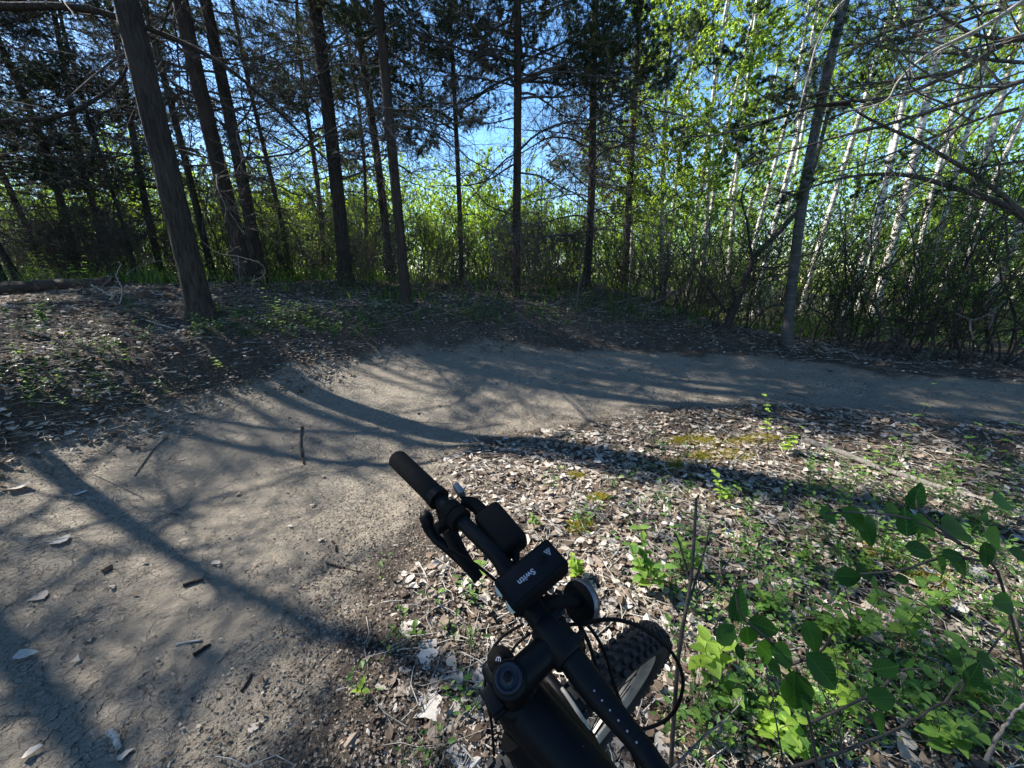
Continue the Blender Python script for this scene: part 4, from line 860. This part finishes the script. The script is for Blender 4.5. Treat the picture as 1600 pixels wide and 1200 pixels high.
sprig('dark green leafy sprig reaching in from the right, upper one, broad leaves in shade', at(1640, 1190, .95),
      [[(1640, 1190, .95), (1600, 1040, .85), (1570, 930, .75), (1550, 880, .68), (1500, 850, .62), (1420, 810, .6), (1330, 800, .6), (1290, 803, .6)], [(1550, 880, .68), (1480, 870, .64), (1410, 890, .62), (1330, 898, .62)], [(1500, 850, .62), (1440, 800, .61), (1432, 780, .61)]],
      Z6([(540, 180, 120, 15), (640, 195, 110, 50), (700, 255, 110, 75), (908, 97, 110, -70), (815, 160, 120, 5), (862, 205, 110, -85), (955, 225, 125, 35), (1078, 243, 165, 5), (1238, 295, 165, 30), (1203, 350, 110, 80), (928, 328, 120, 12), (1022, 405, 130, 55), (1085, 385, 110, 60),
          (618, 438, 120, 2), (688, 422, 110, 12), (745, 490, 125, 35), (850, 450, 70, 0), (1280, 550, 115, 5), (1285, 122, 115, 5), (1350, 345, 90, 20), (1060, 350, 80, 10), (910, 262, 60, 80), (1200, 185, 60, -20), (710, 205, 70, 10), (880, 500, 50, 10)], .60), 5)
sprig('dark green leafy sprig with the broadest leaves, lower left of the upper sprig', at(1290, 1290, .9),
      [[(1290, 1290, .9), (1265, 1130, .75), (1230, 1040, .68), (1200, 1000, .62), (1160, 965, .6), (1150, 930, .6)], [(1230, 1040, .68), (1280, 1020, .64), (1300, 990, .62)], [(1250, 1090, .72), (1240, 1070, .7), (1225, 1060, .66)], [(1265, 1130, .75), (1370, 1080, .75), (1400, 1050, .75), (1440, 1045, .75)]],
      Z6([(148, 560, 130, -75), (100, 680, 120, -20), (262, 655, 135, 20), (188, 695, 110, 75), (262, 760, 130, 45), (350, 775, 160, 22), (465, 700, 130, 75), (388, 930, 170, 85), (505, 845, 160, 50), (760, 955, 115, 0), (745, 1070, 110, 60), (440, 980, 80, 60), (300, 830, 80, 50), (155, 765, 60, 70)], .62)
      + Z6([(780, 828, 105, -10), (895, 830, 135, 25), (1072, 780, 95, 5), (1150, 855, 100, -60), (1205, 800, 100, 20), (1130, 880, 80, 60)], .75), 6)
# bare twigs bottom right
for k, (l, r_, lab) in enumerate([([(1180, 1215, .9), (1300, 1180, .9), (1400, 1140, .92), (1480, 1090, .95), (1510, 1050, 1.0)], .006, 'long dark bare twig slanting up from the bottom edge'), ([(1540, 1190, .9), (1560, 1150, .92), (1590, 1110, .95), (1640, 1070, 1.0)], .007, 'grey bare branch in the bottom right corner'),
                                 ([(1225, 1200, .95), (1212, 1120, .95), (1195, 1030, 1.0)], .0035, 'thin upright dark twig left of the yellow-green shoot'), ([(1320, 1200, .9), (1305, 1120, .92), (1270, 1050, 1.0), (1262, 1000, 1.05)], .003, 'thin dark twig rising beside the broad leaves'),
                                 ([(1600, 1010, .8), (1585, 960, .85), (1560, 880, .95), (1530, 800, 1.1)], .0035, 'dark twig crossing behind the upper sprig'), ([(1500, 1080, 1.2), (1560, 1000, 1.2), (1620, 930, 1.2)], .005, 'grey twig slanting to the right edge'),
                                 ([(1040, 1215, 1.0), (1100, 1150, 1.05), (1140, 1120, 1.1), (1160, 1090, 1.15)], .005, 'pale bare twig near the bottom beside the tyre'), ([(1330, 960, 1.3), (1310, 880, 1.4), (1285, 820, 1.5)], .0028, 'hair-thin upright stem in the middle of the plants')]):
    freelimb('bare_twig', lab, _q(l), r_ * .7, r_ * .3, 'shrub' if k not in (1, 6) else 'greywood', 'twig', 5, 90 + k, 'bare twigs at lower right', wob=.002)

# countless small plants and grass
def ground_cover():
    rg = np.random.default_rng(9)
    def place(regions):
        out = []
        for (u0, u1, v0, v1, n) in regions:
            a = np.array([ground(rg.uniform(u0, u1), rg.uniform(v0, v1)) for _ in range(n)]); out.append(a)
        return np.concatenate(out)
    # small leafy plants: clumps of 6 to 12 leaves
    C = place([(1040, 1600, 860, 1200, 270), (1250, 1600, 720, 880, 120), (1000, 1300, 760, 900, 50), (0, 260, 470, 640, 60), (300, 620, 480, 530, 150), (560, 1000, 480, 512, 130), (860, 1100, 690, 860, 30), (560, 760, 900, 1200, 14)])
    k = rg.integers(5, 13, len(C)); idx = np.repeat(np.arange(len(C)), k); N = len(idx)
    far = np.hypot(C[idx, 0], C[idx, 1]); hgt = rg.uniform(.015, .10, N) * (1 + .12 * far); sp = rg.uniform(.01, .05, N)
    az = rg.uniform(0, 6.28, N); pos = C[idx] + np.c_[np.cos(az) * sp, np.sin(az) * sp, hgt]
    V0, V1, V2, V3 = [], [], [], []
    ax = np.stack([np.cos(az), np.sin(az), rg.uniform(-.1, .5, N)], 1); s = rg.uniform(.010, .030, N) * (1 + .10 * far)
    f = MB(); cards(f, pos, ax, unit(np.c_[rg.normal(0, .3, N), rg.normal(0, .3, N), np.ones(N)]), s, s * .6, np.clip(rg.normal(.55, .25, N), 0, 1))
    P = np.stack([C[idx], C[idx] * .5 + pos * .5 + np.c_[np.cos(az) * .004, np.sin(az) * .004, 0 * az], pos], 1); tubes(f, P, np.full((N, 3), .0009), 3, a=.3)
    o = obj('small_plants', f.mesh('small_plants', M['plant'], False)); tagp(o, 'small green plants sprouting through the dead leaves', 'ground cover', kind='stuff')
    # grass and forbs behind the far edge of the trail
    N = 26000; u = rg.uniform(-400, 1900, N); t = rg.uniform(6.6, 15, N)
    x = (u - 800) / FPX * t; y = t * 1.0; sd, hw, ar = path_coord(x, y); lim = np.where(x < -.5, 1.3, .35); k = (sd - hw > lim + .5 * fbm(x, y, 2)) & (rg.random(N) < np.clip(.55 + 1.2 * fbm(x * .9 + 4, y * .9, 3), .1, 1)); x, y = x[k], y[k]; N = len(x)
    z = height(x, y); a = rg.uniform(0, 6.28, N); h = rg.uniform(.08, .30, N) * (1 + .09 * np.clip(np.hypot(x, y) - 7, 0, 8))
    P0 = np.c_[x, y, z]; ax = unit(np.c_[np.cos(a) * .35, np.sin(a) * .35, np.ones(N)])
    f = MB(); cards(f, P0, ax, rnd3(N, rg), h, rg.uniform(.010, .03, N), rg.random(N))
    N2 = 26000; q = rg.integers(0, N, N2); p2 = P0[q] + rg.normal(0, .05, (N2, 3)) * [1, 1, 0] + np.c_[np.zeros((N2, 2)), rg.uniform(.03, .45, N2)]
    cards(f, p2, unit(rnd3(N2, rg) * [1, 1, .5]), unit(rnd3(N2, rg) * .5 + [0, 0, 1]), rg.uniform(.03, .06, N2), rg.uniform(.02, .04, N2), rg.random(N2))
    o = obj('undergrowth', f.mesh('undergrowth', M['grass'], False)); tagp(o, 'grass and low green growth beneath the trees beyond the trail', 'undergrowth', kind='stuff')
    # far wall of foliage
    N = 190000; a = rg.uniform(-1.45, 1.3, N); r = rg.uniform(20, 34, N); top = 4.2 + 3.0 * np.clip(fbm(a * 7, a * 0 + 3, 3) + .3, 0, 1) + 3.5 * sstep(.25, .7, a)
    z = .9 + top * rg.random(N) ** 1.25; cl = fbm(a * 26, z * 1.2, 3); k = cl > -.38; a, r, z, cl = a[k], r[k], z[k], cl[k]; N = len(a)
    pos = np.c_[r * np.sin(a), r * np.cos(a), z]
    f = MB(); cards(f, pos, rnd3(N, rg), rnd3(N, rg), rg.uniform(.10, .22, N), rg.uniform(.08, .15, N), np.clip(.5 + cl * .6 + rg.normal(0, .15, N), 0, 1))
    o = obj('distant_woods', f.mesh('distant_woods', M['brightleaf'], False)); tagp(o, 'distant sunlit woods filling the gaps between the trees', 'woods', kind='stuff')
    # yellow moss cushions
    f = MB()
    for (u, v, rr) in [(1100, 690, .09), (1145, 712, .10), (1098, 716, .07), (1090, 688, .06), (1052, 730, .06), (1060, 690, .05), (1195, 685, .06), (905, 822, .05), (935, 780, .04), (1372, 865, .05), (1452, 910, .06), (900, 745, .03), (1160, 690, .07)]:
        g = ground(u, v); n = 900; q = rg.normal(0, rr * .55, (n, 2)); x = g[0] + q[:, 0] * 1.5; y = g[1] + q[:, 1]
        cards(f, np.c_[x, y, height(x, y, True) + .004], unit(np.c_[rg.normal(0, .5, n), rg.normal(0, .5, n), np.ones(n)]), rnd3(n, rg), rg.uniform(.008, .028, n), .005, rg.random(n))
    o = obj('moss', f.mesh('moss', M['moss'], False)); tagp(o, 'patches of yellow moss between leaves on the sunny mound', 'moss', kind='stuff')
ground_cover()

# ------------------------------------------------------------------ bicycle (steering assembly in its own axes: x forward, y left, z along the steerer)
M['satin'] = plain('satin_black_paint', (.003, .0034, .0042), .5, 0, .13, 40, .1)
M['rubber'] = plain('black_rubber', (.004, .004, .004), .9, 0, .15, 90, .25, .4)
M['tyre'] = plain('dusty_tyre_rubber', (.02, .02, .02), .95, 0, .2, 70, .45, .5)
M['plastic'] = plain('matt_black_plastic', (.003, .003, .0034), .75, 0, .12, 200, .15, .15)
M['alloy'] = plain('dusty_rim_alloy', (.34, .31, .26), .5, .3, .5, 30, .3)
M['steel'] = plain('dull_steel', (.16, .16, .17), .5, 1.0, .5, 80, .2)
M['print'] = plain('white_print', (.3, .3, .33), .6, 0, .3, 50, .05)
M['lens'] = plain('pale_lens', (.42, .5, .46), .25, 0, .5, 60, .1)
M['blue'] = plain('blue_anodised_ring', (.006, .008, .016), .5, .3, .5, 50, .3)
M['lime'] = plain('painted_green_reflection', (.06, .22, .04), .4, 0, .5, 30, .3)  # colour of a green reflection on the frame
BK = thing('bicycle', 'black mountain bicycle leaning on the leafy mound, seen from above its handlebar', 'bicycle')
ST_C = (.053, .357, 1.091)
ST_M = np.array([[.797, -.593, -.114], [.51, .762, -.399], [.324, .26, .91]])
_u, _s, _v = np.linalg.svd(ST_M); ST_M = _u @ _v
_m = Matrix(ST_M.tolist()).to_4x4(); _m.translation = Vector(ST_C); BK.matrix_world = _m
W2L = lambda p: ST_M.T @ (np.asarray(p, float) - np.array(ST_C))
def bx(mb, c, s, bev=0.0, R3=None, a=.5):
    """bevelled box: centre c, size s"""
    h = np.array(s) / 2; b = min(bev, h.min() * .95)
    if b <= 0:
        V = np.array([[x, y, z] for x in (-1, 1) for y in (-1, 1) for z in (-1, 1)]) * h; Q = [(0, 1, 3, 2), (4, 6, 7, 5), (0, 4, 5, 1), (2, 3, 7, 6), (0, 2, 6, 4), (1, 5, 7, 3)]
        V = V if R3 is None else V @ np.array(R3).T; mb.add(V + c, Q=Q, a=a); return
    bm = bmesh.new(); bmesh.ops.create_cube(bm, size=1); bmesh.ops.scale(bm, vec=Vector(s), verts=bm.verts)
    bmesh.ops.bevel(bm, geom=list(bm.edges), offset=b, segments=3, affect='EDGES', profile=.5)
    bmesh.ops.triangulate(bm, faces=list(bm.faces)); bm.verts.index_update()
    V = np.array([v.co for v in bm.verts]); T = [[v.index for v in f.verts] for f in bm.faces]; bm.free()
    V = V if R3 is None else V @ np.array(R3).T; mb.add(V + c, T=T, a=a)
import bmesh
def lathe(mb, prof, org, axis, sides=32, a=.5):
    """revolve (r, h) profile about axis"""
    ax = unit(np.array(axis, float)); ref = np.array([0, 0, 1.]) if abs(ax[2]) < .8 else np.array([1., 0, 0]); U = unit(np.cross(ax, ref)); W_ = np.cross(ax, U)
    prof = np.array(prof, float); th = np.arange(sides) / sides * 2 * PI; n = len(prof)
    V = np.array(org) + prof[:, 1][:, None, None] * ax + prof[:, 0][:, None, None] * (np.cos(th)[None, :, None] * U + np.sin(th)[None, :, None] * W_)
    i = np.arange(n - 1)[:, None] * sides; j = np.arange(sides)[None]
    Q = np.stack([i + j, i + (j + 1) % sides, i + sides + (j + 1) % sides, i + sides + j], -1).reshape(-1, 4)
    mb.add(V.reshape(-1, 3), Q=Q, a=a)
def part(name, mb, mat, par=None, smooth=True, label=None, kind=None):
    o = obj(name, mb.mesh(name, M[mat], smooth), par or BK); tagp(o, label, None, None, kind); return o
def tube1(pts, r0, r1=None, sides=14, n=40, sp=True, cap=True):
    P = spline(pts, n) if sp and len(pts) > 2 else lin(pts[0], pts[-1], 6); mb = MB(); tubes(mb, P, np.linspace(r0, r1 or r0, len(P)), sides, cap=cap); return mb
# handlebar: left half ends in the grip, right half runs out of the picture
def barp(y):  # bar centre line
    s_ = abs(y); rise = .020 * float(sstep(.05, .14, s_)); return np.array([-.035 * max(0, (s_ - .12) / .25), y, rise])
ys = np.linspace(-.375, .375, 80); P = np.array([barp(y) for y in ys])
R = np.array([.0108 + .0051 * (1 - float(sstep(.035, .12, abs(y)))) for y in ys]); mb = MB(); tubes(mb, P, R, 24, cap=True); HB = part('handlebar', mb, 'satin')
for k in range(6):
    p = barp(-.062 - .0105 * k); mb = MB(); lathe(mb, [(.0001, .0003), (.0009, .0002), (.001, -.001)], p + np.array([-.0035, 0, .0149 - k * .0001]), (-.2, 0, 1), 10); part('scale_mark', mb, 'print', HB)
for sgn, y0, y1 in ((1, .262, .380), (-1, -.380, -.262)):
    mb = MB(); n = 90; yy = np.linspace(y0, y1, n); P = np.array([barp(y) for y in yy])
    R = .0165 + .0002 * np.sin(np.arange(n) * 1.35); e = (y1 - yy) if sgn > 0 else (yy - y0); R = R - .004 * np.exp(-e / .002); tubes(mb, P, R, 28, cap=True); g_ = part('grip', mb, 'rubber')
    mb = MB(); yc = .257 * sgn; P = np.array([barp(yc - .006), barp(yc), barp(yc + .006)]); tubes(mb, P, np.full(3, .0178), 28, cap=True); part('lock_ring', mb, 'satin', g_)
# brake lever assembly (left)
BL_ = thing_l = None
mb = MB(); P = np.array([barp(y) for y in (.212, .219, .227)]); tubes(mb, P, np.full(3, .0172), 24, cap=True); bx(mb, barp(.219) + [-.016, 0, -.016], (.03, .014, .016), .003)
BR = part('brake_lever', mb, 'plastic')
b0 = barp(.219)
L_ = lambda u, v, t: W2L(at(u, v, t))
mb = tube1([L_(694, 792, .645), L_(703, 830, .64), L_(722, 868, .63), L_(748, 905, .62)], .0145, .009, 14, 24); part('lever_body', mb, 'plastic', BR)
mb = MB(); P = spline([L_(745, 900, .63), L_(722, 876, .64), L_(700, 856, .645), L_(682, 842, .65), L_(671, 826, .655), L_(667, 812, .655), L_(662, 800, .66)], 36); k_ = len(P)
tubes(mb, P, np.interp(np.linspace(0, 1, k_), [0, .3, .55, .75, .9, 1], [.009, .0095, .0085, .011, .0115, .006]), 12, cap=True); part('lever_blade', mb, 'satin', BR)
mb = MB(); lathe(mb, [(.0001, .003), (.003, .003), (.0042, .002), (.0042, -.004)], L_(696, 826, .612), (0, 0, 1), 16); part('pivot_bolt', mb, 'steel', BR)
# gear shifter with its display housing behind the bar (rider side)
mb = MB(); P = np.array([barp(y) for y in (.196, .203, .210)]); tubes(mb, P, np.full(3, .0175), 24, cap=True); SH = part('shifter', mb, 'plastic')
mb = MB(); s0 = barp(.165); bx(mb, s0 + [.034, -.012, -.012], (.044, .078, .034), .008); part('shifter_pod', mb, 'plastic', SH)
mb = MB(); bx(mb, s0 + [.020, .078, .002], (.010, .022, .018), .002); part('thumb_paddle', mb, 'steel', SH)
mb = tube1([s0 + [.012, .062, -.004], s0 + [.026, .050, -.008], s0 + [.030, .020, -.012]], .008, .012, 12, 20); part('shifter_clamp', mb, 'plastic', SH)
mb = tube1([s0 + [.034, -.035, -.014], s0 + [.030, -.052, -.012], s0 + [.022, -.066, -.010]], .010, .004, 10, 20); part('cable_guide', mb, 'plastic', SH)
# stem: bar clamp, body, steerer clamp, top cap
mb = MB(); P = np.array([barp(y) for y in (-.024, -.022, 0, .022, .024)]); tubes(mb, P, np.array([.019, .021, .021, .021, .019]), 28, cap=True)
STM = part('stem', mb, 'satin')
mb = tube1([(-.006, 0, -.002), (-.066, 0, .0)], .0178, .0182, 24, sp=False); part('stem_body', mb, 'satin', STM)
mb = MB(); lathe(mb, [(.0001, .020), (.0175, .020), (.019, .017), (.0192, -.022), (.0001, -.022)], (-.068, 0, 0), (0, 0, 1), 32); part('steerer_clamp', mb, 'satin', STM)
mb = MB(); lathe(mb, [(.0001, .0275), (.005, .0275), (.0055, .0245), (.0105, .0242), (.0115, .0262), (.0140, .0262), (.0148, .024), (.0148, .0205)], (-.068, 0, 0), (0, 0, 1), 36); part('top_cap', mb, 'blue', STM)
mb = MB(); lathe(mb, [(.0001, .0312), (.004, .0312), (.0048, .029)], (-.068, 0, 0), (0, 0, 1), 20); part('cap_bolt', mb, 'satin', STM)
for y, z in ((-.016, .0175), (.016, .0175), (-.016, -.0175), (.016, -.0175)):
    mb = MB(); lathe(mb, [(.0001, .012), (.0035, .012), (.0042, .010), (.0042, -.012)], (.014, y, z * .8), (1, 0, 0), 12); bx(mb, (.012, y, z * .8), (.014, .011, .010), .002); part('clamp_bolt', mb, 'satin', STM)
for z in (.008, -.012):
    mb = MB(); bx(mb, (-.092, 0, z), (.016, .026, .011), .003); part('clamp_bolt', mb, 'satin', STM)
# black box with white lettering on the bar
BOXR = None
BXO = thing  # (placeholder name reuse avoided)
LBc = barp(.062) + [.016, 0, .033]
mb = MB(); bx(mb, LBc, (.086, .043, .029), .004); LB = part('bar_lamp', mb, 'plastic', label='black box with white lettering clamped across the bar')
mb = MB(); P = np.array([barp(y) for y in (.047, .062, .077)]); tubes(mb, P, np.full(3, .0185), 22, cap=True); bx(mb, barp(.062) + [0, 0, .018], (.03, .028, .012), .003); part('lamp_mount', mb, 'plastic', LB)
mb = MB(); bx(mb, LBc + [0, 0, .0148], (.077, .034, .0012), .0005); part('top_plate', mb, 'satin', LB)
def lettering(txt, size, loc, rz, par, name='lettering'):
    cu = bpy.data.curves.new(name, 'FONT'); cu.body = txt; cu.size = size; cu.align_x = 'CENTER'; cu.align_y = 'CENTER'; cu.extrude = .0001; cu.space_character = 1.05; cu.offset = size * .02
    cu.materials.append(M['print']); o = bpy.data.objects.new(name, cu); COL.objects.link(o); me = bpy.data.meshes.new_from_object(o); bpy.data.objects.remove(o); o = obj(name, me); o.parent = par; o.location = loc; o.rotation_euler = (0, 0, rz); return o
lettering('Switn', .0105, LBc + [-.009, -.002, .0158], PI, LB)
mb = MB()
for (x0, y0, x1, y1) in [(-.004, .003, .004, .003), (-.004, .003, 0, -.005), (.004, .003, 0, -.005), (-.002, .0005, .002, .0005), (0, .003, 0, -.001)]:
    c_ = np.array([(x0 + x1) / 2, (y0 + y1) / 2, 0]); L_ = math.hypot(x1 - x0, y1 - y0) + .0006; an = math.atan2(y1 - y0, x1 - x0)
    bx(mb, LBc + [.031, .005, .0158] + c_, (L_, .0009, .0003), 0, [[math.cos(an), -math.sin(an), 0], [math.sin(an), math.cos(an), 0], [0, 0, 1]])
part('shield_emblem', mb, 'print', LB)
mb = MB(); lathe(mb, [(.0001, .0004), (.0055, .0003), (.0062, -.0006)], LBc + [.019, .001, .0158], (0, 0, 1), 20); part('power_button', mb, 'plastic', LB)
for y in (.0115, -.0115):
    mb = MB(); lathe(mb, [(.0001, .0012), (.0075, .001), (.0088, -.0005), (.009, -.002)], LBc + [-.0425, y, .0045], (-1, 0, .35), 22); part('lamp_lens', mb, 'lens', LB)
# bell / round mirror forward right of the stem
MIR = MB(); mc = W2L(at(909, 940, .54)); lathe(MIR, [(.0001, -.012), (.012, -.0115), (.024, -.006), (.0275, .0), (.0285, .006), (.0275, .0075), (.0001, .0072)], mc, (-.75, .10, .55), 32); MR = part('bell', MIR, 'rubber')
mb = MB(); lathe(mb, [(.0278, -.004), (.0292, -.003), (.0295, .006), (.0283, .0075)], mc, (-.75, .10, .55), 32); part('bell_rim', mb, 'steel', MR)
mb = tube1([barp(.040), barp(.040) + [.02, -.002, -.004], mc * .6 + (barp(.04) + [.02, 0, 0]) * .4, mc], .010, .008, 12, 20); part('bell_bracket', mb, 'plastic', MR)
# suspension fork: crown, stanchions, lowers, arch
mb = MB(); bx(mb, (-.062, 0, -.150), (.05, .165, .036), .012); FK = part('fork', mb, 'satin')
for sgn in (1, -1):
    mb = tube1([(-.058, .066 * sgn, -.128), (-.035, .066 * sgn, -.36)], .0165, None, 22, sp=False); part('stanchion', mb, 'satin', FK)
    mb = tube1([(-.040, .066 * sgn, -.30), (-.028, .068 * sgn, -.50), (-.018, .068 * sgn, -.665)], .0225, .018, 22); part('fork_lower', mb, 'satin', FK)
    mb = MB(); lathe(mb, [(.0001, .004), (.009, .004), (.010, 0), (.0155, 0), (.0175, -.003), (.0175, -.014)], (-.058, .066 * sgn, -.122), (0, 0, 1), 28); cp = part('crown_cap', mb, 'plastic', FK)
for x0, y0, x1, y1 in [(-.003, .001, .003, .001), (-.002, -.002, .002, -.002), (-.002, .003, .002, .003), (-.003, -.004, .003, -.004)]: pass
o_ = lettering('\u03a8', .010, (-.058, .066, -.1176), PI * .75, FK, 'lock_symbol')
mb = MB(); th = np.linspace(-1.25, 1.25, 30); P = np.stack([.000 + 0 * th, .070 * np.sin(th) / math.sin(1.25), -.335 + .075 * (np.cos(th) - math.cos(1.25))], 1); tubes(mb, P, np.full(30, .013), 14, cap=True); part('fork_arch', mb, 'satin', FK)
mb = MB(); P = np.stack([.008 + 0 * th[4:-12], (.062 * np.sin(th) / math.sin(1.25))[4:-12], (-.322 + .075 * (np.cos(th) - math.cos(1.25)))[4:-12]], 1); tubes(mb, P, np.full(len(P), .0035), 8, cap=True); part('arch_stripe', mb, 'alloy', FK)
# front wheel
WC = np.array([-.02, 0, -.66]); WR = .345
def wheel(name, C_, Rr, par, rotm=None):
    n = 96; th = np.linspace(0, 2 * PI, n + 1)[:-1]
    def P_(r, y, a): return C_ + np.stack([r * np.cos(a), y + 0 * a, r * np.sin(a)], -1)
    mb = MB(); s_ = 20; ph = np.arange(s_) / s_ * 2 * PI
    V = np.array([[P_(Rr - .030 + .028 * math.cos(p), .030 * math.sin(p), a) for p in ph] for a in th]).reshape(-1, 3)
    i = np.arange(n)[:, None] * s_; i2 = ((np.arange(n) + 1) % n)[:, None] * s_; j = np.arange(s_)[None]
    Q = np.stack([i + j, i2 + j, i2 + (j + 1) % s_, i + (j + 1) % s_], -1).reshape(-1, 4); mb.add(V, Q=Q); T_ = part('tyre', mb, 'tyre', par)
    mb = MB(); rows = 78
    for k in range(rows):
        a = k / rows * 2 * PI
        for q, (y, w_, l_, dr) in enumerate([(-.026, .008, .013, -.009), (-.0135, .008, .012, -.0015), (0, .010, .009, 0), (.0135, .008, .012, -.0015), (.026, .008, .013, -.009)]):
            aa = a + (PI / rows if q % 2 else 0); er = np.array([math.cos(aa), 0, math.sin(aa)]); et = np.array([-math.sin(aa), 0, math.cos(aa)]); ey = np.array([0, 1., 0]); tl = y * 18
            er2 = unit(er * math.cos(tl) + ey * math.sin(tl)); ey2 = np.cross(et, er2); bx(mb, C_ + er * (Rr + dr - .0005) + ey * y, (l_, w_, .0085), 0, np.stack([et, ey2, er2], 1))
    part('tread_knobs', mb, 'tyre', T_, False, kind='stuff')
    mb = MB(); prof = [(Rr - .052, -.017), (Rr - .056, -.018), (Rr - .074, -.013), (Rr - .082, 0), (Rr - .074, .013), (Rr - .056, .018), (Rr - .052, .017), (Rr - .058, 0), (Rr - .052, -.017)]; lathe(mb, prof, C_, (0, 1, 0), 96); part('rim', mb, 'alloy', par)
    mb = MB(); lathe(mb, [(.0001, -.055), (.012, -.055), (.014, -.03), (.03, -.028), (.03, -.024), (.014, -.02), (.014, .02), (.03, .024), (.03, .028), (.012, .055), (.0001, .055)], C_, (0, 1, 0), 28); part('hub', mb, 'satin', par)
    for k in range(28):
        a = k / 28 * 2 * PI; sg = 1 if k % 2 else -1; a2 = a + sg * .9 * (1 if k % 4 < 2 else -1); mb = MB(); tubes(mb, np.array([P_(Rr - .078, 0, np.array(a)), P_(.028, .026 * sg, np.array(a2))]), np.array([.0013, .0013]), 5); part('spoke', mb, 'satin', par)
mb = MB(); tubes(mb, np.array([WC + [0, -.06, 0], WC + [0, .06, 0]]), np.array([.006, .006]), 10, cap=True); FW = part('front_wheel', mb, 'satin'); wheel('front', WC, WR, FW)
mb = MB(); lathe(mb, [(.02, .036), (.078, .036), (.09, .0365), (.09, .038), (.078, .038), (.02, .038)], WC, (0, 1, 0), 48); part('brake_disc', mb, 'steel', FW)
# frame: head tube, top and down tube; the bars are turned right, so the frame runs down and out of the picture
s_ax = np.array([0, 0, 1.]); HT0 = np.array([-.068, 0, -.020]); HT1 = np.array([-.068, 0, -.132])
_bw = unit(np.array([.74, -.70, -.12])); bl_ = ST_M.T @ _bw; bl_ = unit(bl_ - s_ax * bl_[2]); sl_ = np.cross(s_ax, bl_)
FR_ = np.stack([bl_, sl_, s_ax], 1)
F = lambda x, z, y=0: np.array([-.068, 0, 0]) + bl_ * x + sl_ * y + s_ax * z
mb = MB(); lathe(mb, [(.0001, -.022), (.022, -.022), (.027, -.028), (.029, -.05), (.029, -.09), (.030, -.125), (.030, -.132), (.0001, -.133)], (-.068, 0, 0), (0, 0, 1), 32); FRM = part('frame', mb, 'satin')
mb = tube1([F(.01, -.050), F(.10, -.058), F(.28, -.085), F(.56, -.16)], .030, .021, 22); part('top_tube', mb, 'satin', FRM)
mb = tube1([F(.01, -.105), F(.08, -.15), F(.25, -.30), F(.55, -.56)], .044, .042, 24); part('down_tube', mb, 'satin', FRM)
mb = tube1([F(.08, -.068, .0), F(.05, -.10, .012), F(.07, -.14)], .016, .020, 16); part('gusset', mb, 'satin', FRM)
mb = tube1([F(.56, -.56), F(.60, -.16), F(.66, .10)], .018, .015, 18); part('seat_tube', mb, 'satin', FRM)
mb = MB(); bx(mb, F(.685, .12), (.26, .13, .04), .018, FR_); part('saddle', mb, 'rubber', FRM)
mb = MB(); bx(mb, F(.16, -.0375), (.05, .012, .001), 0, FR_); part('green_reflection', mb, 'lime', FRM)  # green reflection painted as a flat coloured patch on the top tube
mb = MB(); bx(mb, F(.075, -.034, .012), (.022, .006, .002), .0008, FR_); part('frame_badge', mb, 'lens', FRM)
for sg in (1, -1):
    mb = tube1([F(.56, -.57, .035 * sg), F(.98, -.60, .06 * sg)], .011, .009, 10, sp=False); part('chainstay', mb, 'satin', FRM)
    mb = tube1([F(.60, -.18, .02 * sg), F(.98, -.60, .06 * sg)], .009, .008, 10, sp=False); part('seatstay', mb, 'satin', FRM)
# rear wheel
RWC = F(.99, -.60); RW = bpy.data.objects.new('rear_wheel', None); COL.objects.link(RW); RW.parent = BK
_r = Matrix(FR_.tolist()).to_4x4(); _r.translation = Vector(RWC); RW.matrix_basis = _r; wheel('rear', np.zeros(3), WR, RW)
mb = MB(); lathe(mb, [(.01, -.006), (.085, -.003), (.09, 0), (.085, .003), (.01, .006)], F(.56, -.57, -.05), sl_, 32); CR = part('chainring', mb, 'satin', FRM)
for sg in (1, -1):
    mb = MB(); bx(mb, F(.56 + .08 * sg, -.57 + .03 * sg, .07 * sg), (.17, .014, .025), .004, FR_); part('crank', mb, 'satin', FRM)
    mb = MB(); bx(mb, F(.56 + .16 * sg, -.57 + .05 * sg, .12 * sg), (.09, .09, .016), .004, FR_); part('pedal', mb, 'plastic', FRM)
# cables: pixel notes become points in the steering frame
def cable(pts, r, mat='rubber'):
    part('cable', tube1([W2L(at(*p)) for p in pts], r, r, 8, 60), mat)
cable([(905, 975, .50), (960, 968, .50), (1010, 985, .52), (1050, 1020, .55), (1067, 1060, .58), (1060, 1100, .60), (1040, 1125, .62), (1010, 1138, .62), (985, 1138, .60), (960, 1130, .60)], .0027)
cable([(700, 858, .60), (740, 880, .60), (772, 905, .60), (800, 930, .58), (830, 960, .56), (870, 975, .53), (905, 975, .5)], .0025)
cable([(868, 922, .60), (895, 945, .58), (905, 965, .56), (925, 985, .55), (945, 1020, .56), (960, 1070, .58), (985, 1140, .6), (1010, 1200, .6), (1030, 1260, .6)], .0027)
cable([(905, 975, .50), (920, 1005, .50), (935, 1050, .52), (960, 1110, .54), (985, 1170, .56), (1010, 1230, .58)], .0027)
cable([(818, 975, .60), (785, 995, .60), (765, 1025, .60), (758, 1065, .60), (762, 1100, .61), (768, 1130, .62), (772, 1180, .66)], .0024)
cable([(828, 990, .58), (805, 1010, .58), (790, 1040, .57), (782, 1060, .57), (776, 1090, .60), (775, 1130, .62)], .0022)
cable([(785, 860, .60), (800, 880, .60), (812, 892, .60), (850, 925, .58), (880, 945, .56), (900, 965, .55), (912, 1010, .56), (905, 1035, .56), (885, 1050, .57)], .0024)
